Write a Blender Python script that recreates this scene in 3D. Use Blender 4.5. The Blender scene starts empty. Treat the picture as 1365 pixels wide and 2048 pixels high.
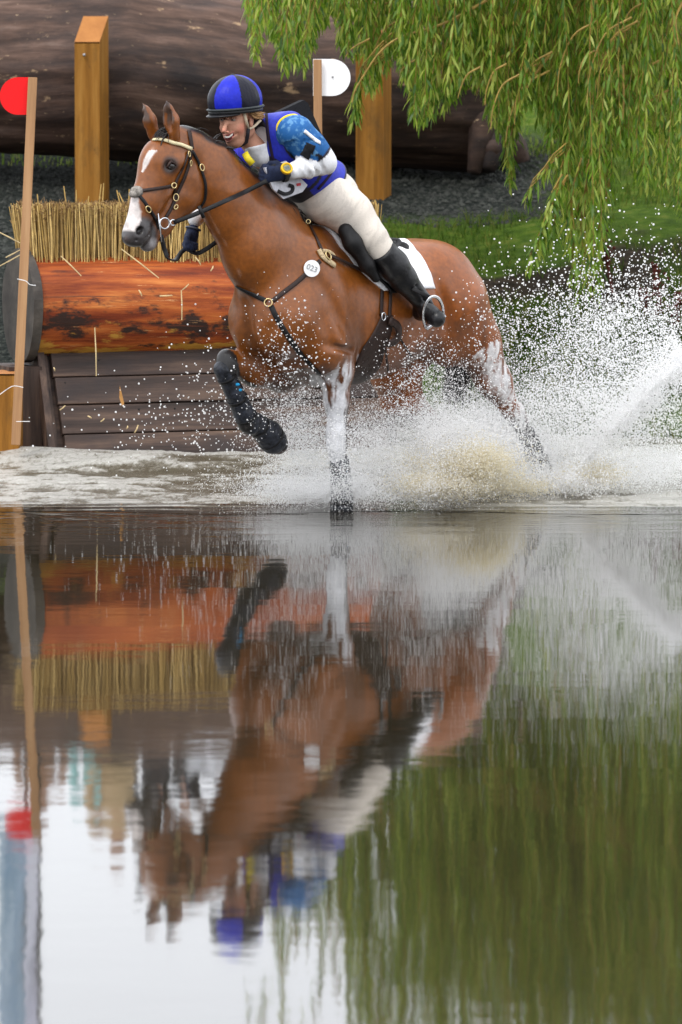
import bpy, bmesh, math, random
import numpy as np
from mathutils import Vector, Matrix
random.seed(7); rng = np.random.default_rng(7)
S = bpy.context.scene
COL = S.collection
PI = math.pi
# ---------------------------------------------------------------- camera, sky, light
CAMZ, FPX, CX, CY, HY = 2.31, 9675.0, 682.5, 1024.0, 123.0
TILT = math.atan((CY - HY) / FPX)
cam_d = bpy.data.cameras.new('camera'); cam = bpy.data.objects.new('camera', cam_d); COL.objects.link(cam)
cam.location = (0, 0, CAMZ); cam.rotation_euler = (PI/2 - TILT, 0, 0)
cam_d.sensor_fit = 'VERTICAL'; cam_d.sensor_height = 36.0; cam_d.sensor_width = 24.0
cam_d.lens = FPX / 2048 * 36.0
cam_d.clip_start = 0.1; cam_d.clip_end = 900
cam_d.dof.use_dof = True; cam_d.dof.focus_distance = 25.3; cam_d.dof.aperture_fstop = 5.0
S.camera = cam
SUN_EL, SUN_AZ = math.radians(54), math.radians(-35)
w = bpy.data.worlds.new('World'); S.world = w; w.use_nodes = True
nt = w.node_tree; nt.nodes.clear()
out = nt.nodes.new('ShaderNodeOutputWorld'); bg = nt.nodes.new('ShaderNodeBackground')
sky = nt.nodes.new('ShaderNodeTexSky'); sky.sky_type = 'NISHITA'; sky.sun_disc = False
sky.sun_elevation = SUN_EL; sky.sun_rotation = SUN_AZ + PI; sky.air_density = 1.0; sky.dust_density = 4.0
hs = nt.nodes.new('ShaderNodeHueSaturation'); hs.inputs['Saturation'].default_value = 0.18
tc = nt.nodes.new('ShaderNodeTexCoord'); cn = nt.nodes.new('ShaderNodeTexNoise'); cn.inputs['Scale'].default_value = 2.2
cn.inputs['Detail'].default_value = 5
cr = nt.nodes.new('ShaderNodeMapRange'); cr.inputs['From Min'].default_value = .3; cr.inputs['From Max'].default_value = .7
cr.inputs['To Min'].default_value = .82; cr.inputs['To Max'].default_value = 1.0
mx = nt.nodes.new('ShaderNodeMix'); mx.data_type = 'RGBA'; mx.inputs['B'].default_value = (13.2, 13.6, 14.4, 1)
L = nt.links.new
L(tc.outputs['Generated'], cn.inputs['Vector']); L(cn.outputs['Fac'], cr.inputs['Value'])
L(sky.outputs[0], hs.inputs['Color']); L(hs.outputs[0], mx.inputs['A']); L(cr.outputs[0], mx.inputs['Factor'])
L(mx.outputs['Result'], bg.inputs['Color']); L(bg.outputs[0], out.inputs[0])
bg.inputs['Strength'].default_value = 0.15
sd = bpy.data.lights.new('sun', 'SUN'); sd.energy = 1.5; sd.angle = math.radians(12); sd.color = (1, .96, .9)
sun = bpy.data.objects.new('sun', sd); COL.objects.link(sun)
# light travels from the sun (high, left and a little behind the camera) down to the scene
dirv = Vector((math.sin(SUN_AZ) * math.cos(SUN_EL), -math.cos(SUN_AZ) * math.cos(SUN_EL), math.sin(SUN_EL)))
sun.rotation_euler = dirv.to_track_quat('Z', 'Y').to_euler()
S.view_settings.view_transform = 'Standard'; S.view_settings.look = 'None'
S.view_settings.exposure = 0.10; S.view_settings.gamma = 1.0; S.view_settings.use_curve_mapping = False
S.render.engine = 'CYCLES'
S.cycles.max_bounces = 8; S.cycles.transparent_max_bounces = 8; S.cycles.use_denoising = True
S.cycles.caustics_reflective = False; S.cycles.caustics_refractive = False
# ---------------------------------------------------------------- helpers
ct, st_ = math.cos(TILT), math.sin(TILT)
def P(px, py, d):
    """point seen at photo position (px,py) lying at distance d in front of the camera"""
    u, v = (px - CX) / FPX, (py - CY) / FPX
    # camera axes: right (1,0,0), down (0,-st,-ct), forward (0,ct,-st)
    dx, dy, dz = u, ct - v * st_, -st_ - v * ct
    return Vector((dx / dy * d, d, CAMZ + dz / dy * d))
def proj(p):
    x, y, z = p[0], p[1], p[2] - CAMZ
    fw = y * ct - z * st_; dn = -y * st_ - z * ct
    return (CX + FPX * x / fw, CY + FPX * dn / fw)
def tag(o, label=None, cat=None, group=None, kind=None):
    if label: o['label'] = label
    if cat: o['category'] = cat
    if group: o['group'] = group
    if kind: o['kind'] = kind
    return o
def empty(name, loc, label, cat, group=None):
    o = bpy.data.objects.new(name, None); COL.objects.link(o); o.location = loc
    o.empty_display_size = .05
    return tag(o, label, cat, group)
def link(name, me, mat=None, parent=None, smooth=False):
    """link a mesh given in world coordinates; children keep world coordinates through the inverse"""
    o = bpy.data.objects.new(name, me); COL.objects.link(o)
    if mat is not None:
        for m in (mat if isinstance(mat, (list, tuple)) else [mat]): me.materials.append(m)
    if smooth: me.shade_smooth()
    if parent is not None:
        o.parent = parent
        M = Matrix.Translation(parent.location) if parent.parent is None else Matrix.Translation(parent.parent.location)
        o.matrix_parent_inverse = M.inverted() if parent.parent is None or parent.type != 'EMPTY' and parent.parent is None else Matrix()
        if parent.parent is not None: o.matrix_parent_inverse = Matrix()
        if parent.type == 'MESH' and parent.parent is None: o.matrix_parent_inverse = Matrix()
        if parent.type == 'MESH' and parent.parent is not None: o.matrix_parent_inverse = Matrix()
    return o
def meshdata(name, verts, faces):
    me = bpy.data.meshes.new(name)
    me.from_pydata([tuple(v) for v in verts], [], [tuple(f) for f in faces]); me.update()
    return me
def fastmesh(name, V, Q):
    """V (n,3) float, Q (m,k) int: k-gons"""
    V = np.asarray(V, np.float32); Q = np.asarray(Q, np.int32); k = Q.shape[1]
    me = bpy.data.meshes.new(name); me.vertices.add(len(V)); me.vertices.foreach_set('co', V.ravel())
    me.loops.add(Q.size); me.loops.foreach_set('vertex_index', Q.ravel())
    me.polygons.add(len(Q)); me.polygons.foreach_set('loop_start', np.arange(0, Q.size, k, dtype=np.int32))
    me.polygons.foreach_set('loop_total', np.full(len(Q), k, np.int32)); me.update(calc_edges=True); me.validate()
    return me
class MB:
    """collects simple shapes in world coordinates into one mesh"""
    def __init__(s): s.v = []; s.f = []
    def add(s, vs, fs):
        b = len(s.v); s.v += [Vector(v) for v in vs]; s.f += [tuple(i + b for i in f) for f in fs]
    def box(s, c, ax, ay, az):
        c = Vector(c); ax, ay, az = Vector(ax), Vector(ay), Vector(az)
        vs = [c + sx*ax + sy*ay + sz*az for sz in (-1, 1) for sy in (-1, 1) for sx in (-1, 1)]
        s.add(vs, [(0,2,3,1),(4,5,7,6),(0,1,5,4),(2,6,7,3),(0,4,6,2),(1,3,7,5)])
    def tube(s, pts, rs, n=8, cap=True, flat=None, up=None):
        """round tube, or a flat strap when flat=(width, thick)"""
        pts = [Vector(p) for p in pts]
        if not hasattr(rs, '__len__'): rs = [rs] * len(pts)
        b = len(s.v); prev = None
        for i, p in enumerate(pts):
            t = (pts[min(i+1, len(pts)-1)] - pts[max(i-1, 0)]).normalized()
            if up is not None:
                nrm = (Vector(up[i]) if isinstance(up, list) else Vector(up)); nrm = (nrm - t * nrm.dot(t)).normalized()
            elif prev is None:
                a = Vector((0, 0, 1)) if abs(t.z) < .9 else Vector((1, 0, 0)); nrm = (a - t * a.dot(t)).normalized()
            else: nrm = (prev - t * prev.dot(t)).normalized()
            prev = nrm; bi = t.cross(nrm)
            for k in range(n):
                a = 2*PI*(k + .5)/n
                if flat: s.v.append(p + bi * (flat[0]*rs[i]*(math.cos(a)) ) + nrm * (flat[1]*rs[i]*math.sin(a)))
                else: s.v.append(p + (bi*math.cos(a) + nrm*math.sin(a)) * rs[i])
        m = len(pts)
        for i in range(m-1):
            for k in range(n):
                s.f.append((b+i*n+k, b+i*n+(k+1)%n, b+(i+1)*n+(k+1)%n, b+(i+1)*n+k))
        if cap:
            s.f.append(tuple(b+k for k in range(n))[::-1]); s.f.append(tuple(b+(m-1)*n+k for k in range(n)))
    def sphere(s, c, r, n=8, m=6, R=None):
        c = Vector(c); r = r if hasattr(r, '__len__') else (r, r, r); vs = []; fs = []
        vs.append(Vector((0, 0, r[2])))
        for j in range(1, m):
            for i in range(n):
                th = PI*j/m; ph = 2*PI*i/n
                vs.append(Vector((r[0]*math.sin(th)*math.cos(ph), r[1]*math.sin(th)*math.sin(ph), r[2]*math.cos(th))))
        vs.append(Vector((0, 0, -r[2])))
        for i in range(n): fs.append((0, 1+i, 1+(i+1)%n))
        for j in range(m-2):
            for i in range(n):
                a = 1+j*n; fs.append((a+i, a+n+i, a+n+(i+1)%n, a+(i+1)%n))
        a = 1+(m-2)*n
        for i in range(n): fs.append((a+i, len(vs)-1, a+(i+1)%n))
        if R is not None: vs = [R @ v for v in vs]
        s.add([v + c for v in vs], fs)
    def torus(s, c, R, r, ax1, ax2, n=20, m=6, a0=0, a1=2*PI):
        """ring of radius R in the plane ax1, ax2"""
        c = Vector(c); ax1, ax2 = Vector(ax1).normalized(), Vector(ax2).normalized(); R2 = R if hasattr(R, '__len__') else (R, R)
        full = abs(a1 - a0 - 2*PI) < 1e-6; k = n if full else n + 1
        pts = [c + ax1*R2[0]*math.cos(a0+(a1-a0)*i/n) + ax2*R2[1]*math.sin(a0+(a1-a0)*i/n) for i in range(k)]
        b = len(s.v); N = ax1.cross(ax2)
        for i, p in enumerate(pts):
            d = (p - c).normalized()
            for j in range(m):
                a = 2*PI*j/m; s.v.append(p + (d*math.cos(a) + N*math.sin(a))*r)
        for i in range(k if full else k-1):
            for j in range(m):
                i2 = (i+1) % k; s.f.append((b+i*m+j, b+i2*m+j, b+i2*m+(j+1)%m, b+i*m+(j+1)%m))
    def build(s, name, mat=None, parent=None, smooth=False):
        me = meshdata(name, s.v, s.f)
        return link(name, me, mat, parent, smooth)
# ---------------------------------------------------------------- materials
def newmat(name):
    m = bpy.data.materials.new(name); m.use_nodes = True; t = m.node_tree
    b = t.nodes.get('Principled BSDF')
    return m, t, b
def pmat(name, col, rough=.6, metal=0, scale=20, amt=.25, bump=.0, bscale=None, spec=.28, stretch=None, col2=None, coat=0, sheen=0, trans=None):
    """procedural material: noise varied colour, fine bump"""
    m, t, b = newmat(name); N = t.nodes.new; l = t.links.new
    tcn = N('ShaderNodeTexCoord'); mp = N('ShaderNodeMapping'); l(tcn.outputs['Object'], mp.inputs[0])
    if stretch: mp.inputs['Scale'].default_value = stretch
    no = N('ShaderNodeTexNoise'); no.inputs['Scale'].default_value = scale; no.inputs['Detail'].default_value = 6; no.inputs['Roughness'].default_value = .6
    l(mp.outputs[0], no.inputs['Vector'])
    ra = N('ShaderNodeValToRGB'); l(no.outputs['Fac'], ra.inputs[0])
    c2 = col2 or [min(1, c*(1+amt)) for c in col]; c1 = [c*(1-amt) for c in col]
    ra.color_ramp.elements[0].position = .3; ra.color_ramp.elements[1].position = .7
    ra.color_ramp.elements[0].color = (*c1, 1); ra.color_ramp.elements[1].color = (*c2, 1)
    l(ra.outputs[0], b.inputs['Base Color'])
    b.inputs['Roughness'].default_value = rough; b.inputs['Metallic'].default_value = metal
    b.inputs['Specular IOR Level'].default_value = spec
    if coat: b.inputs['Coat Weight'].default_value = coat; b.inputs['Coat Roughness'].default_value = .15
    if sheen: b.inputs['Sheen Weight'].default_value = sheen
    if bump:
        bn = N('ShaderNodeTexNoise'); bn.inputs['Scale'].default_value = bscale or scale*3; bn.inputs['Detail'].default_value = 4
        l(mp.outputs[0], bn.inputs['Vector']); bu = N('ShaderNodeBump'); bu.inputs['Strength'].default_value = bump
        bu.inputs['Distance'].default_value = .01; l(bn.outputs['Fac'], bu.inputs['Height']); l(bu.outputs[0], b.inputs['Normal'])
    return m
def vcolmat(name, rough=.55, bump=.1, bscale=300, spec=.28, coat=0, sheen=0, fine=.12, fscale=120, metal=0, rattr=None):
    """material whose own colour comes from the mesh attribute 'Col' (markings, fabric panels), with fine noise"""
    m, t, b = newmat(name); N = t.nodes.new; l = t.links.new
    at = N('ShaderNodeAttribute'); at.attribute_name = 'Col'
    tcn = N('ShaderNodeTexCoord'); no = N('ShaderNodeTexNoise'); no.inputs['Scale'].default_value = fscale; no.inputs['Detail'].default_value = 4
    l(tcn.outputs['Object'], no.inputs['Vector'])
    mr = N('ShaderNodeMapRange'); mr.inputs['From Min'].default_value = .3; mr.inputs['From Max'].default_value = .7
    mr.inputs['To Min'].default_value = 1-fine; mr.inputs['To Max'].default_value = 1+fine; l(no.outputs['Fac'], mr.inputs['Value'])
    vm = N('ShaderNodeVectorMath'); vm.operation = 'SCALE'; l(at.outputs['Color'], vm.inputs[0]); l(mr.outputs[0], vm.inputs['Scale'])
    l(vm.outputs[0], b.inputs['Base Color']); b.inputs['Roughness'].default_value = rough; b.inputs['Specular IOR Level'].default_value = spec
    b.inputs['Metallic'].default_value = metal
    if coat: b.inputs['Coat Weight'].default_value = coat; b.inputs['Coat Roughness'].default_value = .25
    if sheen: b.inputs['Sheen Weight'].default_value = sheen
    if rattr:
        a2 = N('ShaderNodeAttribute'); a2.attribute_name = rattr; l(a2.outputs['Fac'], b.inputs['Roughness'])
    if bump:
        bn = N('ShaderNodeTexNoise'); bn.inputs['Scale'].default_value = bscale; l(tcn.outputs['Object'], bn.inputs['Vector'])
        bu = N('ShaderNodeBump'); bu.inputs['Strength'].default_value = bump; bu.inputs['Distance'].default_value = .004
        l(bn.outputs['Fac'], bu.inputs['Height']); l(bu.outputs[0], b.inputs['Normal'])
    return m
def setcol(me, C):
    a = me.attributes.new('Col', 'FLOAT_COLOR', 'POINT'); C = np.asarray(C, np.float32)
    if C.shape[1] == 3: C = np.hstack([C, np.ones((len(C), 1), np.float32)])
    a.data.foreach_set('color', C.ravel())
# ---------------------------------------------------------------- cheap value noise for shapes
_perm = np.random.default_rng(3).random((32, 32, 32)).astype(np.float32)
def vnoise(p):
    p = np.asarray(p, np.float64); i = np.floor(p).astype(int); f = p - i; f = f*f*(3-2*f); r = 0
    for dx in (0, 1):
        for dy in (0, 1):
            for dz in (0, 1):
                wgt = (f[..., 0] if dx else 1-f[..., 0])*(f[..., 1] if dy else 1-f[..., 1])*(f[..., 2] if dz else 1-f[..., 2])
                r = r + wgt*_perm[(i[..., 0]+dx) % 32, (i[..., 1]+dy) % 32, (i[..., 2]+dz) % 32]
    return r
def fbm(p, o=4):
    p = np.asarray(p, np.float64); r = 0; a = .5; s = 0
    for k in range(o): r = r + a*vnoise(p*2**k + 13.7*k); s += a; a *= .5
    return r/s
def sst(a, b, x):
    t = np.clip((x-a)/(b-a), 0, 1); return t*t*(3-2*t)
# ---------------------------------------------------------------- smooth-union solids
class Field:
    def __init__(s, lo, hi, h):
        s.lo = np.array(lo, float); s.h = h
        s.n = np.ceil((np.array(hi)-s.lo)/h).astype(int)+1
        s.a = np.full(s.n, 10., np.float32)
    def _blk(s, lo, hi, m):
        i0 = np.maximum(0, np.floor((np.array(lo)-m-s.lo)/s.h).astype(int)); i1 = np.minimum(s.n, np.ceil((np.array(hi)+m-s.lo)/s.h).astype(int)+1)
        if (i1 <= i0).any(): return None
        ax = [((np.arange(i0[k], i1[k]))*s.h+s.lo[k]).astype(np.float32) for k in range(3)]
        return (slice(i0[0], i1[0]), slice(i0[1], i1[1]), slice(i0[2], i1[2])), ax[0][:, None, None], ax[1][None, :, None], ax[2][None, None, :]
    def _mix(s, sl, d, k, cut):
        a = s.a[sl]
        if cut: hh = np.maximum(k-np.abs(a+d), 0)/k; s.a[sl] = np.maximum(a, -d)+hh*hh*k*.25
        else: hh = np.maximum(k-np.abs(a-d), 0)/k; s.a[sl] = np.minimum(a, d)-hh*hh*k*.25
    def rc(s, a, r1, b, r2, ky=1.0, k=.03, cut=False):
        a, b = np.array(a, float), np.array(b, float); r = max(r1, r2)
        lo = np.minimum(a, b)-r; hi = np.maximum(a, b)+r
        B = s._blk(lo, hi, k+3*s.h)
        if B is None: return
        sl, X, Y, Z = B
        ba = b-a; ba2 = np.array([ba[0], ba[1]/ky, ba[2]]); L2 = max((ba2**2).sum(), 1e-9)
        x, y, z = X-a[0], (Y-a[1])/ky, Z-a[2]
        t = np.clip((x*ba2[0]+y*ba2[1]+z*ba2[2])/L2, 0, 1)
        d = np.sqrt((x-t*ba2[0])**2+(y-t*ba2[1])**2+(z-t*ba2[2])**2)-(r1+(r2-r1)*t)
        s._mix(sl, d*(.5+.5*min(ky, 1)), k, cut)
    def chain(s, pts, ky=1.0, k=.03):
        for (a, ra), (b, rb) in zip(pts[:-1], pts[1:]): s.rc(a, ra, b, rb, ky, k)
    def el(s, c, r, pitch=0, yaw=0, roll=0, k=.05, cut=False):
        c = np.array(c, float); r = np.array(r, float); m = r.max()
        B = s._blk(c-m, c+m, k+3*s.h)
        if B is None: return
        sl, X, Y, Z = B; x, y, z = X-c[0], Y-c[1], Z-c[2]
        if yaw:
            ca, sa = math.cos(yaw), math.sin(yaw); x, y = x*ca+y*sa, -x*sa+y*ca
        if pitch:
            ca, sa = math.cos(pitch), math.sin(pitch); x, z = x*ca-z*sa, x*sa+z*ca
        if roll:
            ca, sa = math.cos(roll), math.sin(roll); y, z = y*ca+z*sa, -y*sa+z*ca
        k0 = np.sqrt((x/r[0])**2+(y/r[1])**2+(z/r[2])**2)+1e-9; k1 = np.sqrt((x/r[0]**2)**2+(y/r[1]**2)**2+(z/r[2]**2)**2)+1e-9
        s._mix(sl, k0*(k0-1)/k1, k, cut)
    def plane(s, p, n, k=.01):
        """keep only the side the normal n points away from"""
        n = np.array(n, float); n /= np.linalg.norm(n); p = np.array(p, float)
        ax = [((np.arange(s.n[q]))*s.h+s.lo[q]).astype(np.float32) for q in range(3)]
        d = -((ax[0][:, None, None]-p[0])*n[0]+(ax[1][None, :, None]-p[1])*n[1]+(ax[2][None, None, :]-p[2])*n[2])
        s._mix(slice(None), d, k, True)
    def mesh(s):
        """surface nets"""
        a = s.a; n = a.shape; neg = a < 0
        cnt = np.zeros((n[0]-1, n[1]-1, n[2]-1), np.int8)
        for dx in (0, 1):
            for dy in (0, 1):
                for dz in (0, 1): cnt += neg[dx:n[0]-1+dx, dy:n[1]-1+dy, dz:n[2]-1+dz]
        act = np.argwhere((cnt > 0) & (cnt < 8)); idx = -np.ones(cnt.shape, np.int32); idx[tuple(act.T)] = np.arange(len(act))
        acc = np.zeros((len(act), 3)); w_ = np.zeros(len(act))
        cor = [(0,0,0),(1,0,0),(0,1,0),(1,1,0),(0,0,1),(1,0,1),(0,1,1),(1,1,1)]
        val = [a[act[:, 0]+c[0], act[:, 1]+c[1], act[:, 2]+c[2]] for c in cor]
        for i in range(8):
            for j in range(i+1, 8):
                if sum(abs(cor[i][q]-cor[j][q]) for q in range(3)) != 1: continue
                m = (val[i] < 0) != (val[j] < 0); t = np.where(m, val[i]/(val[i]-val[j]+1e-20), 0)
                p = np.array(cor[i])[None]+t[:, None]*(np.array(cor[j])-np.array(cor[i]))[None]
                acc += p*m[:, None]; w_ += m
        V = (act+acc/w_[:, None])*s.h+s.lo
        Q = []
        for ax in range(3):
            sh = [slice(None)]*3; sh2 = [slice(None)]*3; sh[ax] = slice(0, n[ax]-1); sh2[ax] = slice(1, n[ax])
            e = np.argwhere(neg[tuple(sh)] != neg[tuple(sh2)])
            o1, o2 = [(1, 2), (2, 0), (0, 1)][ax]
            e = e[(e[:, o1] > 0) & (e[:, o2] > 0) & (e[:, o1] < n[o1]-1) & (e[:, o2] < n[o2]-1)]
            q = []
            for (p1, p2) in ((1, 1), (0, 1), (0, 0), (1, 0)):
                c = e.copy(); c[:, o1] -= p1; c[:, o2] -= p2; q.append(idx[c[:, 0], c[:, 1], c[:, 2]])
            q = np.stack(q, 1); fl = neg[e[:, 0], e[:, 1], e[:, 2]]
            q[~fl] = q[~fl][:, ::-1]; Q.append(q)
        Q = np.vstack(Q); Q = Q[(Q >= 0).all(1)]
        return V, Q
def smoothmesh(V, Q, it=1, lam=.5):
    E = np.vstack([Q[:, [0, 1]], Q[:, [1, 2]], Q[:, [2, 3]], Q[:, [3, 0]]])
    for _ in range(it):
        A = np.zeros_like(V); c = np.zeros(len(V))
        np.add.at(A, E[:, 0], V[E[:, 1]]); np.add.at(c, E[:, 0], 1)
        V = V+lam*(A/np.maximum(c, 1)[:, None]-V)
    return V
def vnormals(V, Q):
    n = np.cross(V[Q[:, 2]]-V[Q[:, 0]], V[Q[:, 3]]-V[Q[:, 1]]); N = np.zeros_like(V)
    for k in range(4): np.add.at(N, Q[:, k], n)
    return N/np.maximum(np.linalg.norm(N, axis=1), 1e-12)[:, None]
# ---------------------------------------------------------------- the frame of the horse: X forward, Y to its left, Z up; the spine bends
_ax = np.linspace(-2.2, 2.6, 961)
_al = np.radians(np.interp(_ax, [-2.2, -1.3, -.6, 0, .3, .55, .8, 1.0, 2.6], [42, 43, 46, 52, 53, 42, 38, 40, 42]))
_k = np.ones(61)/61; _al = np.convolve(np.pad(_al, 30, mode='edge'), _k, 'valid')
W0 = P(618, 440, 25.0)
_cx = np.concatenate([[0], np.cumsum(-np.cos(_al[:-1])*np.diff(_ax))]); _cy = np.concatenate([[0], np.cumsum(-np.sin(_al[:-1])*np.diff(_ax))])
_i0 = np.argmin(np.abs(_ax)); _cx += W0.x-_cx[_i0]; _cy += W0.y-_cy[_i0]
def bend(p):
    p = np.asarray(p, float); X = p[..., 0]; al = np.interp(X, _ax, _al)
    x = np.interp(X, _ax, _cx)+p[..., 1]*np.sin(al); y = np.interp(X, _ax, _cy)-p[..., 1]*np.cos(al)
    return np.stack([x, y, p[..., 2]], -1)
def Bv(p): return Vector(bend(np.array(p, float)))
def J(px, py, Y=0.0):
    """horse coordinates of the point seen at (px,py) on the lengthwise surface at side offset Y"""
    lo, hi = -2.0, 2.2
    Z = 1.0
    for _ in range(40):
        mid = (lo+hi)/2; q = bend([mid, Y, 1.0]); pz = P(px, py, q[1])
        if q[0] < pz.x: hi = mid       # image x falls as X grows
        else: lo = mid
    q = bend([mid, Y, 1.0]); return np.array([mid, Y, P(px, py, q[1]).z])
def resample(pl, step):
    pl = [np.array(p, float) for p in pl]; o = []
    for a, b in zip(pl[:-1], pl[1:]):
        n = max(1, int(round(np.linalg.norm(b-a)/step)))
        for i in range(n): o.append(a+(b-a)*i/n)
    o.append(pl[-1]); return o
def spline(pl, n=8):
    pl = [np.array(p, float) for p in pl]; P_ = [pl[0]*2-pl[1]]+pl+[pl[-1]*2-pl[-2]]; o = []
    for i in range(1, len(P_)-2):
        for k in range(n):
            t = k/n; o.append(.5*((2*P_[i])+(-P_[i-1]+P_[i+1])*t+(2*P_[i-1]-5*P_[i]+4*P_[i+1]-P_[i+2])*t*t+(-P_[i-1]+3*P_[i]-3*P_[i+1]+P_[i+2])*t**3))
    o.append(pl[-1]); return o
# ================================================================ SETTING
def zt(x, y):
    """height of the ground"""
    x = np.asarray(x, float); y = np.asarray(y, float)
    sh = 29.6+.35*np.sin(x*.9+.4)+.25*np.sin(x*2.3)+.25*fbm(np.stack([x*.8, y*0+3, x*0], -1))
    d = y-sh
    z = np.interp(d, [-60, -26, -22, -2.0, -.5, 0, .5, 2.2, 5.0, 6.5, 8.5, 13, 17, 60, 300], [2.2, .8, -.7, -.7, -.25, 0, .26, .78, 1.32, 1.54, 2.0, 3.1, 3.35, 3.6, 4.4])
    z = z-.14*sst(-.5, -1.3, x)*np.clip(d-3, 0, 1)
    return z+(.10*fbm(np.stack([x*1.3, y*1.3, x*0], -1))+.035*fbm(np.stack([x*6, y*6, x*0+4], -1)))*np.clip(d, 0, 1)
xs = np.unique(np.concatenate([np.linspace(-4.2, 4.8, 190), np.linspace(-160, -4.2, 50), np.linspace(4.8, 160, 50)]))
ys = np.unique(np.concatenate([np.linspace(29, 43, 260), np.linspace(-25, 29, 60), np.linspace(43, 320, 60)]))
GX, GY = np.meshgrid(xs, ys); GZ = zt(GX, GY)
V = np.stack([GX.ravel(), GY.ravel(), GZ.ravel()], 1); nx, ny = len(xs), len(ys)
i = (np.arange(ny-1)[:, None]*nx+np.arange(nx-1)[None]).ravel(); Q = np.stack([i, i+1, i+nx+1, i+nx], 1)
def ground_mat():
    m, t, b = newmat('bank earth grass and gravel'); N = t.nodes.new; l = t.links.new
    tcn = N('ShaderNodeTexCoord')
    def noise(s_, d=5, vec=None):
        n = N('ShaderNodeTexNoise'); n.inputs['Scale'].default_value = s_; n.inputs['Detail'].default_value = d; l(vec or tcn.outputs['Object'], n.inputs['Vector']); return n.outputs['Fac']
    def ramp(f, *st):
        r = N('ShaderNodeValToRGB'); l(f, r.inputs[0]); e = r.color_ramp.elements
        while len(e) < len(st): e.new(.5)
        for q, (p_, c_) in zip(e, st): q.position = p_; q.color = (*c_, 1)
        return r.outputs[0]
    at = N('ShaderNodeAttribute'); at.attribute_name = 'zone'; sp_ = N('ShaderNodeSeparateColor'); l(at.outputs['Color'], sp_.inputs[0])
    grass = ramp(noise(9), (.3, (.030, .060, .006)), (.55, (.060, .105, .010)), (.75, (.12, .14, .025)))
    soil = ramp(noise(14), (.3, (.016, .012, .008)), (.6, (.045, .032, .022)), (.8, (.10, .075, .052)))
    grav = ramp(noise(38, 3), (.35, (.008, .010, .009)), (.55, (.022, .025, .022)), (.75, (.07, .075, .062)))
    def mixc(f, a, c):
        x = N('ShaderNodeMix'); x.data_type = 'RGBA'; l(f, x.inputs['Factor']); l(a, x.inputs['A']); l(c, x.inputs['B']); return x.outputs['Result']
    c = mixc(sp_.outputs[0], soil, grass); c = mixc(sp_.outputs[1], c, grav); l(c, b.inputs['Base Color']); b.inputs['Roughness'].default_value = .95; b.inputs['Specular IOR Level'].default_value = .06
    bu = N('ShaderNodeBump'); bu.inputs['Strength'].default_value = .8; bu.inputs['Distance'].default_value = .04; l(noise(30), bu.inputs['Height']); l(bu.outputs[0], b.inputs['Normal'])
    return m
me = fastmesh('ground', V, Q)
xx, yy = V[:, 0], V[:, 1]; nf = fbm(V*[.9, .9, 0]+[0, 0, 2.2])
grav = sst(34.0, 34.5, yy+(nf-.5)*1.2)*sst(37.6, 36.8, yy)*sst(1.9, 1.3, xx)+sst(.15, -.25, xx+(nf-.5))*sst(37.6, 36.8, yy)
grass = sst(.40, .52, nf+.20*sst(32.2, 33.4, yy)-.07*sst(1.0, 1.6, xx)*sst(36.6, 35.6, yy)+.5*sst(36, 38, yy))
a = me.attributes.new('zone', 'FLOAT_COLOR', 'POINT'); a.data.foreach_set('color', np.stack([grass, np.clip(grav, 0, 1), xx*0, xx*0+1], 1).astype(np.float32).ravel())
g = link('ground', me, ground_mat(), None, True); tag(g, kind='structure')
# ---------------------------------------------------------------- water
def water_mat():
    m, t, b = newmat('pond water'); N = t.nodes.new; l = t.links.new
    b.inputs['Base Color'].default_value = (.020, .016, .009, 1); b.inputs['Roughness'].default_value = .033; b.inputs['IOR'].default_value = 1.85
    tcn = N('ShaderNodeTexCoord'); mp = N('ShaderNodeMapping'); mp.inputs['Scale'].default_value = (.55, 1.0, 1); l(tcn.outputs['Object'], mp.inputs[0])
    n1 = N('ShaderNodeTexNoise'); n1.inputs['Scale'].default_value = 2.2; n1.inputs['Detail'].default_value = 2; l(mp.outputs[0], n1.inputs['Vector'])
    n2 = N('ShaderNodeTexNoise'); n2.inputs['Scale'].default_value = 20; n2.inputs['Detail'].default_value = 2; l(mp.outputs[0], n2.inputs['Vector'])
    b1 = N('ShaderNodeBump'); b1.inputs['Strength'].default_value = 1; b1.inputs['Distance'].default_value = .0011; l(n1.outputs['Fac'], b1.inputs['Height'])
    b2 = N('ShaderNodeBump'); b2.inputs['Strength'].default_value = 1; b2.inputs['Distance'].default_value = .00019; l(n2.outputs['Fac'], b2.inputs['Height']); l(b1.outputs[0], b2.inputs['Normal'])
    # ripples running out from the churned water, dying away toward the near bank
    sx = N('ShaderNodeSeparateXYZ'); l(tcn.outputs['Object'], sx.inputs[0]); mk = N('ShaderNodeMapRange'); mk.inputs['From Min'].default_value = 22.6; mk.inputs['From Max'].default_value = 24.9; l(sx.outputs[1], mk.inputs['Value'])
    pw = N('ShaderNodeMath'); pw.operation = 'POWER'; pw.inputs[1].default_value = 2.5; l(mk.outputs[0], pw.inputs[0])
    m3 = N('ShaderNodeMapping'); m3.inputs['Scale'].default_value = (1.3, 3.4, 1); l(tcn.outputs['Object'], m3.inputs[0]); n3 = N('ShaderNodeTexNoise'); n3.inputs['Scale'].default_value = 1.6; n3.inputs['Detail'].default_value = 3; l(m3.outputs[0], n3.inputs['Vector'])
    mm_ = N('ShaderNodeMath'); mm_.operation = 'MULTIPLY'; l(pw.outputs[0], mm_.inputs[0]); l(n3.outputs['Fac'], mm_.inputs[1]); b3 = N('ShaderNodeBump'); b3.inputs['Strength'].default_value = 1; b3.inputs['Distance'].default_value = .022; l(mm_.outputs[0], b3.inputs['Height']); l(b2.outputs[0], b3.inputs['Normal'])
    l(b3.outputs[0], b.inputs['Normal']); return m
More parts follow.
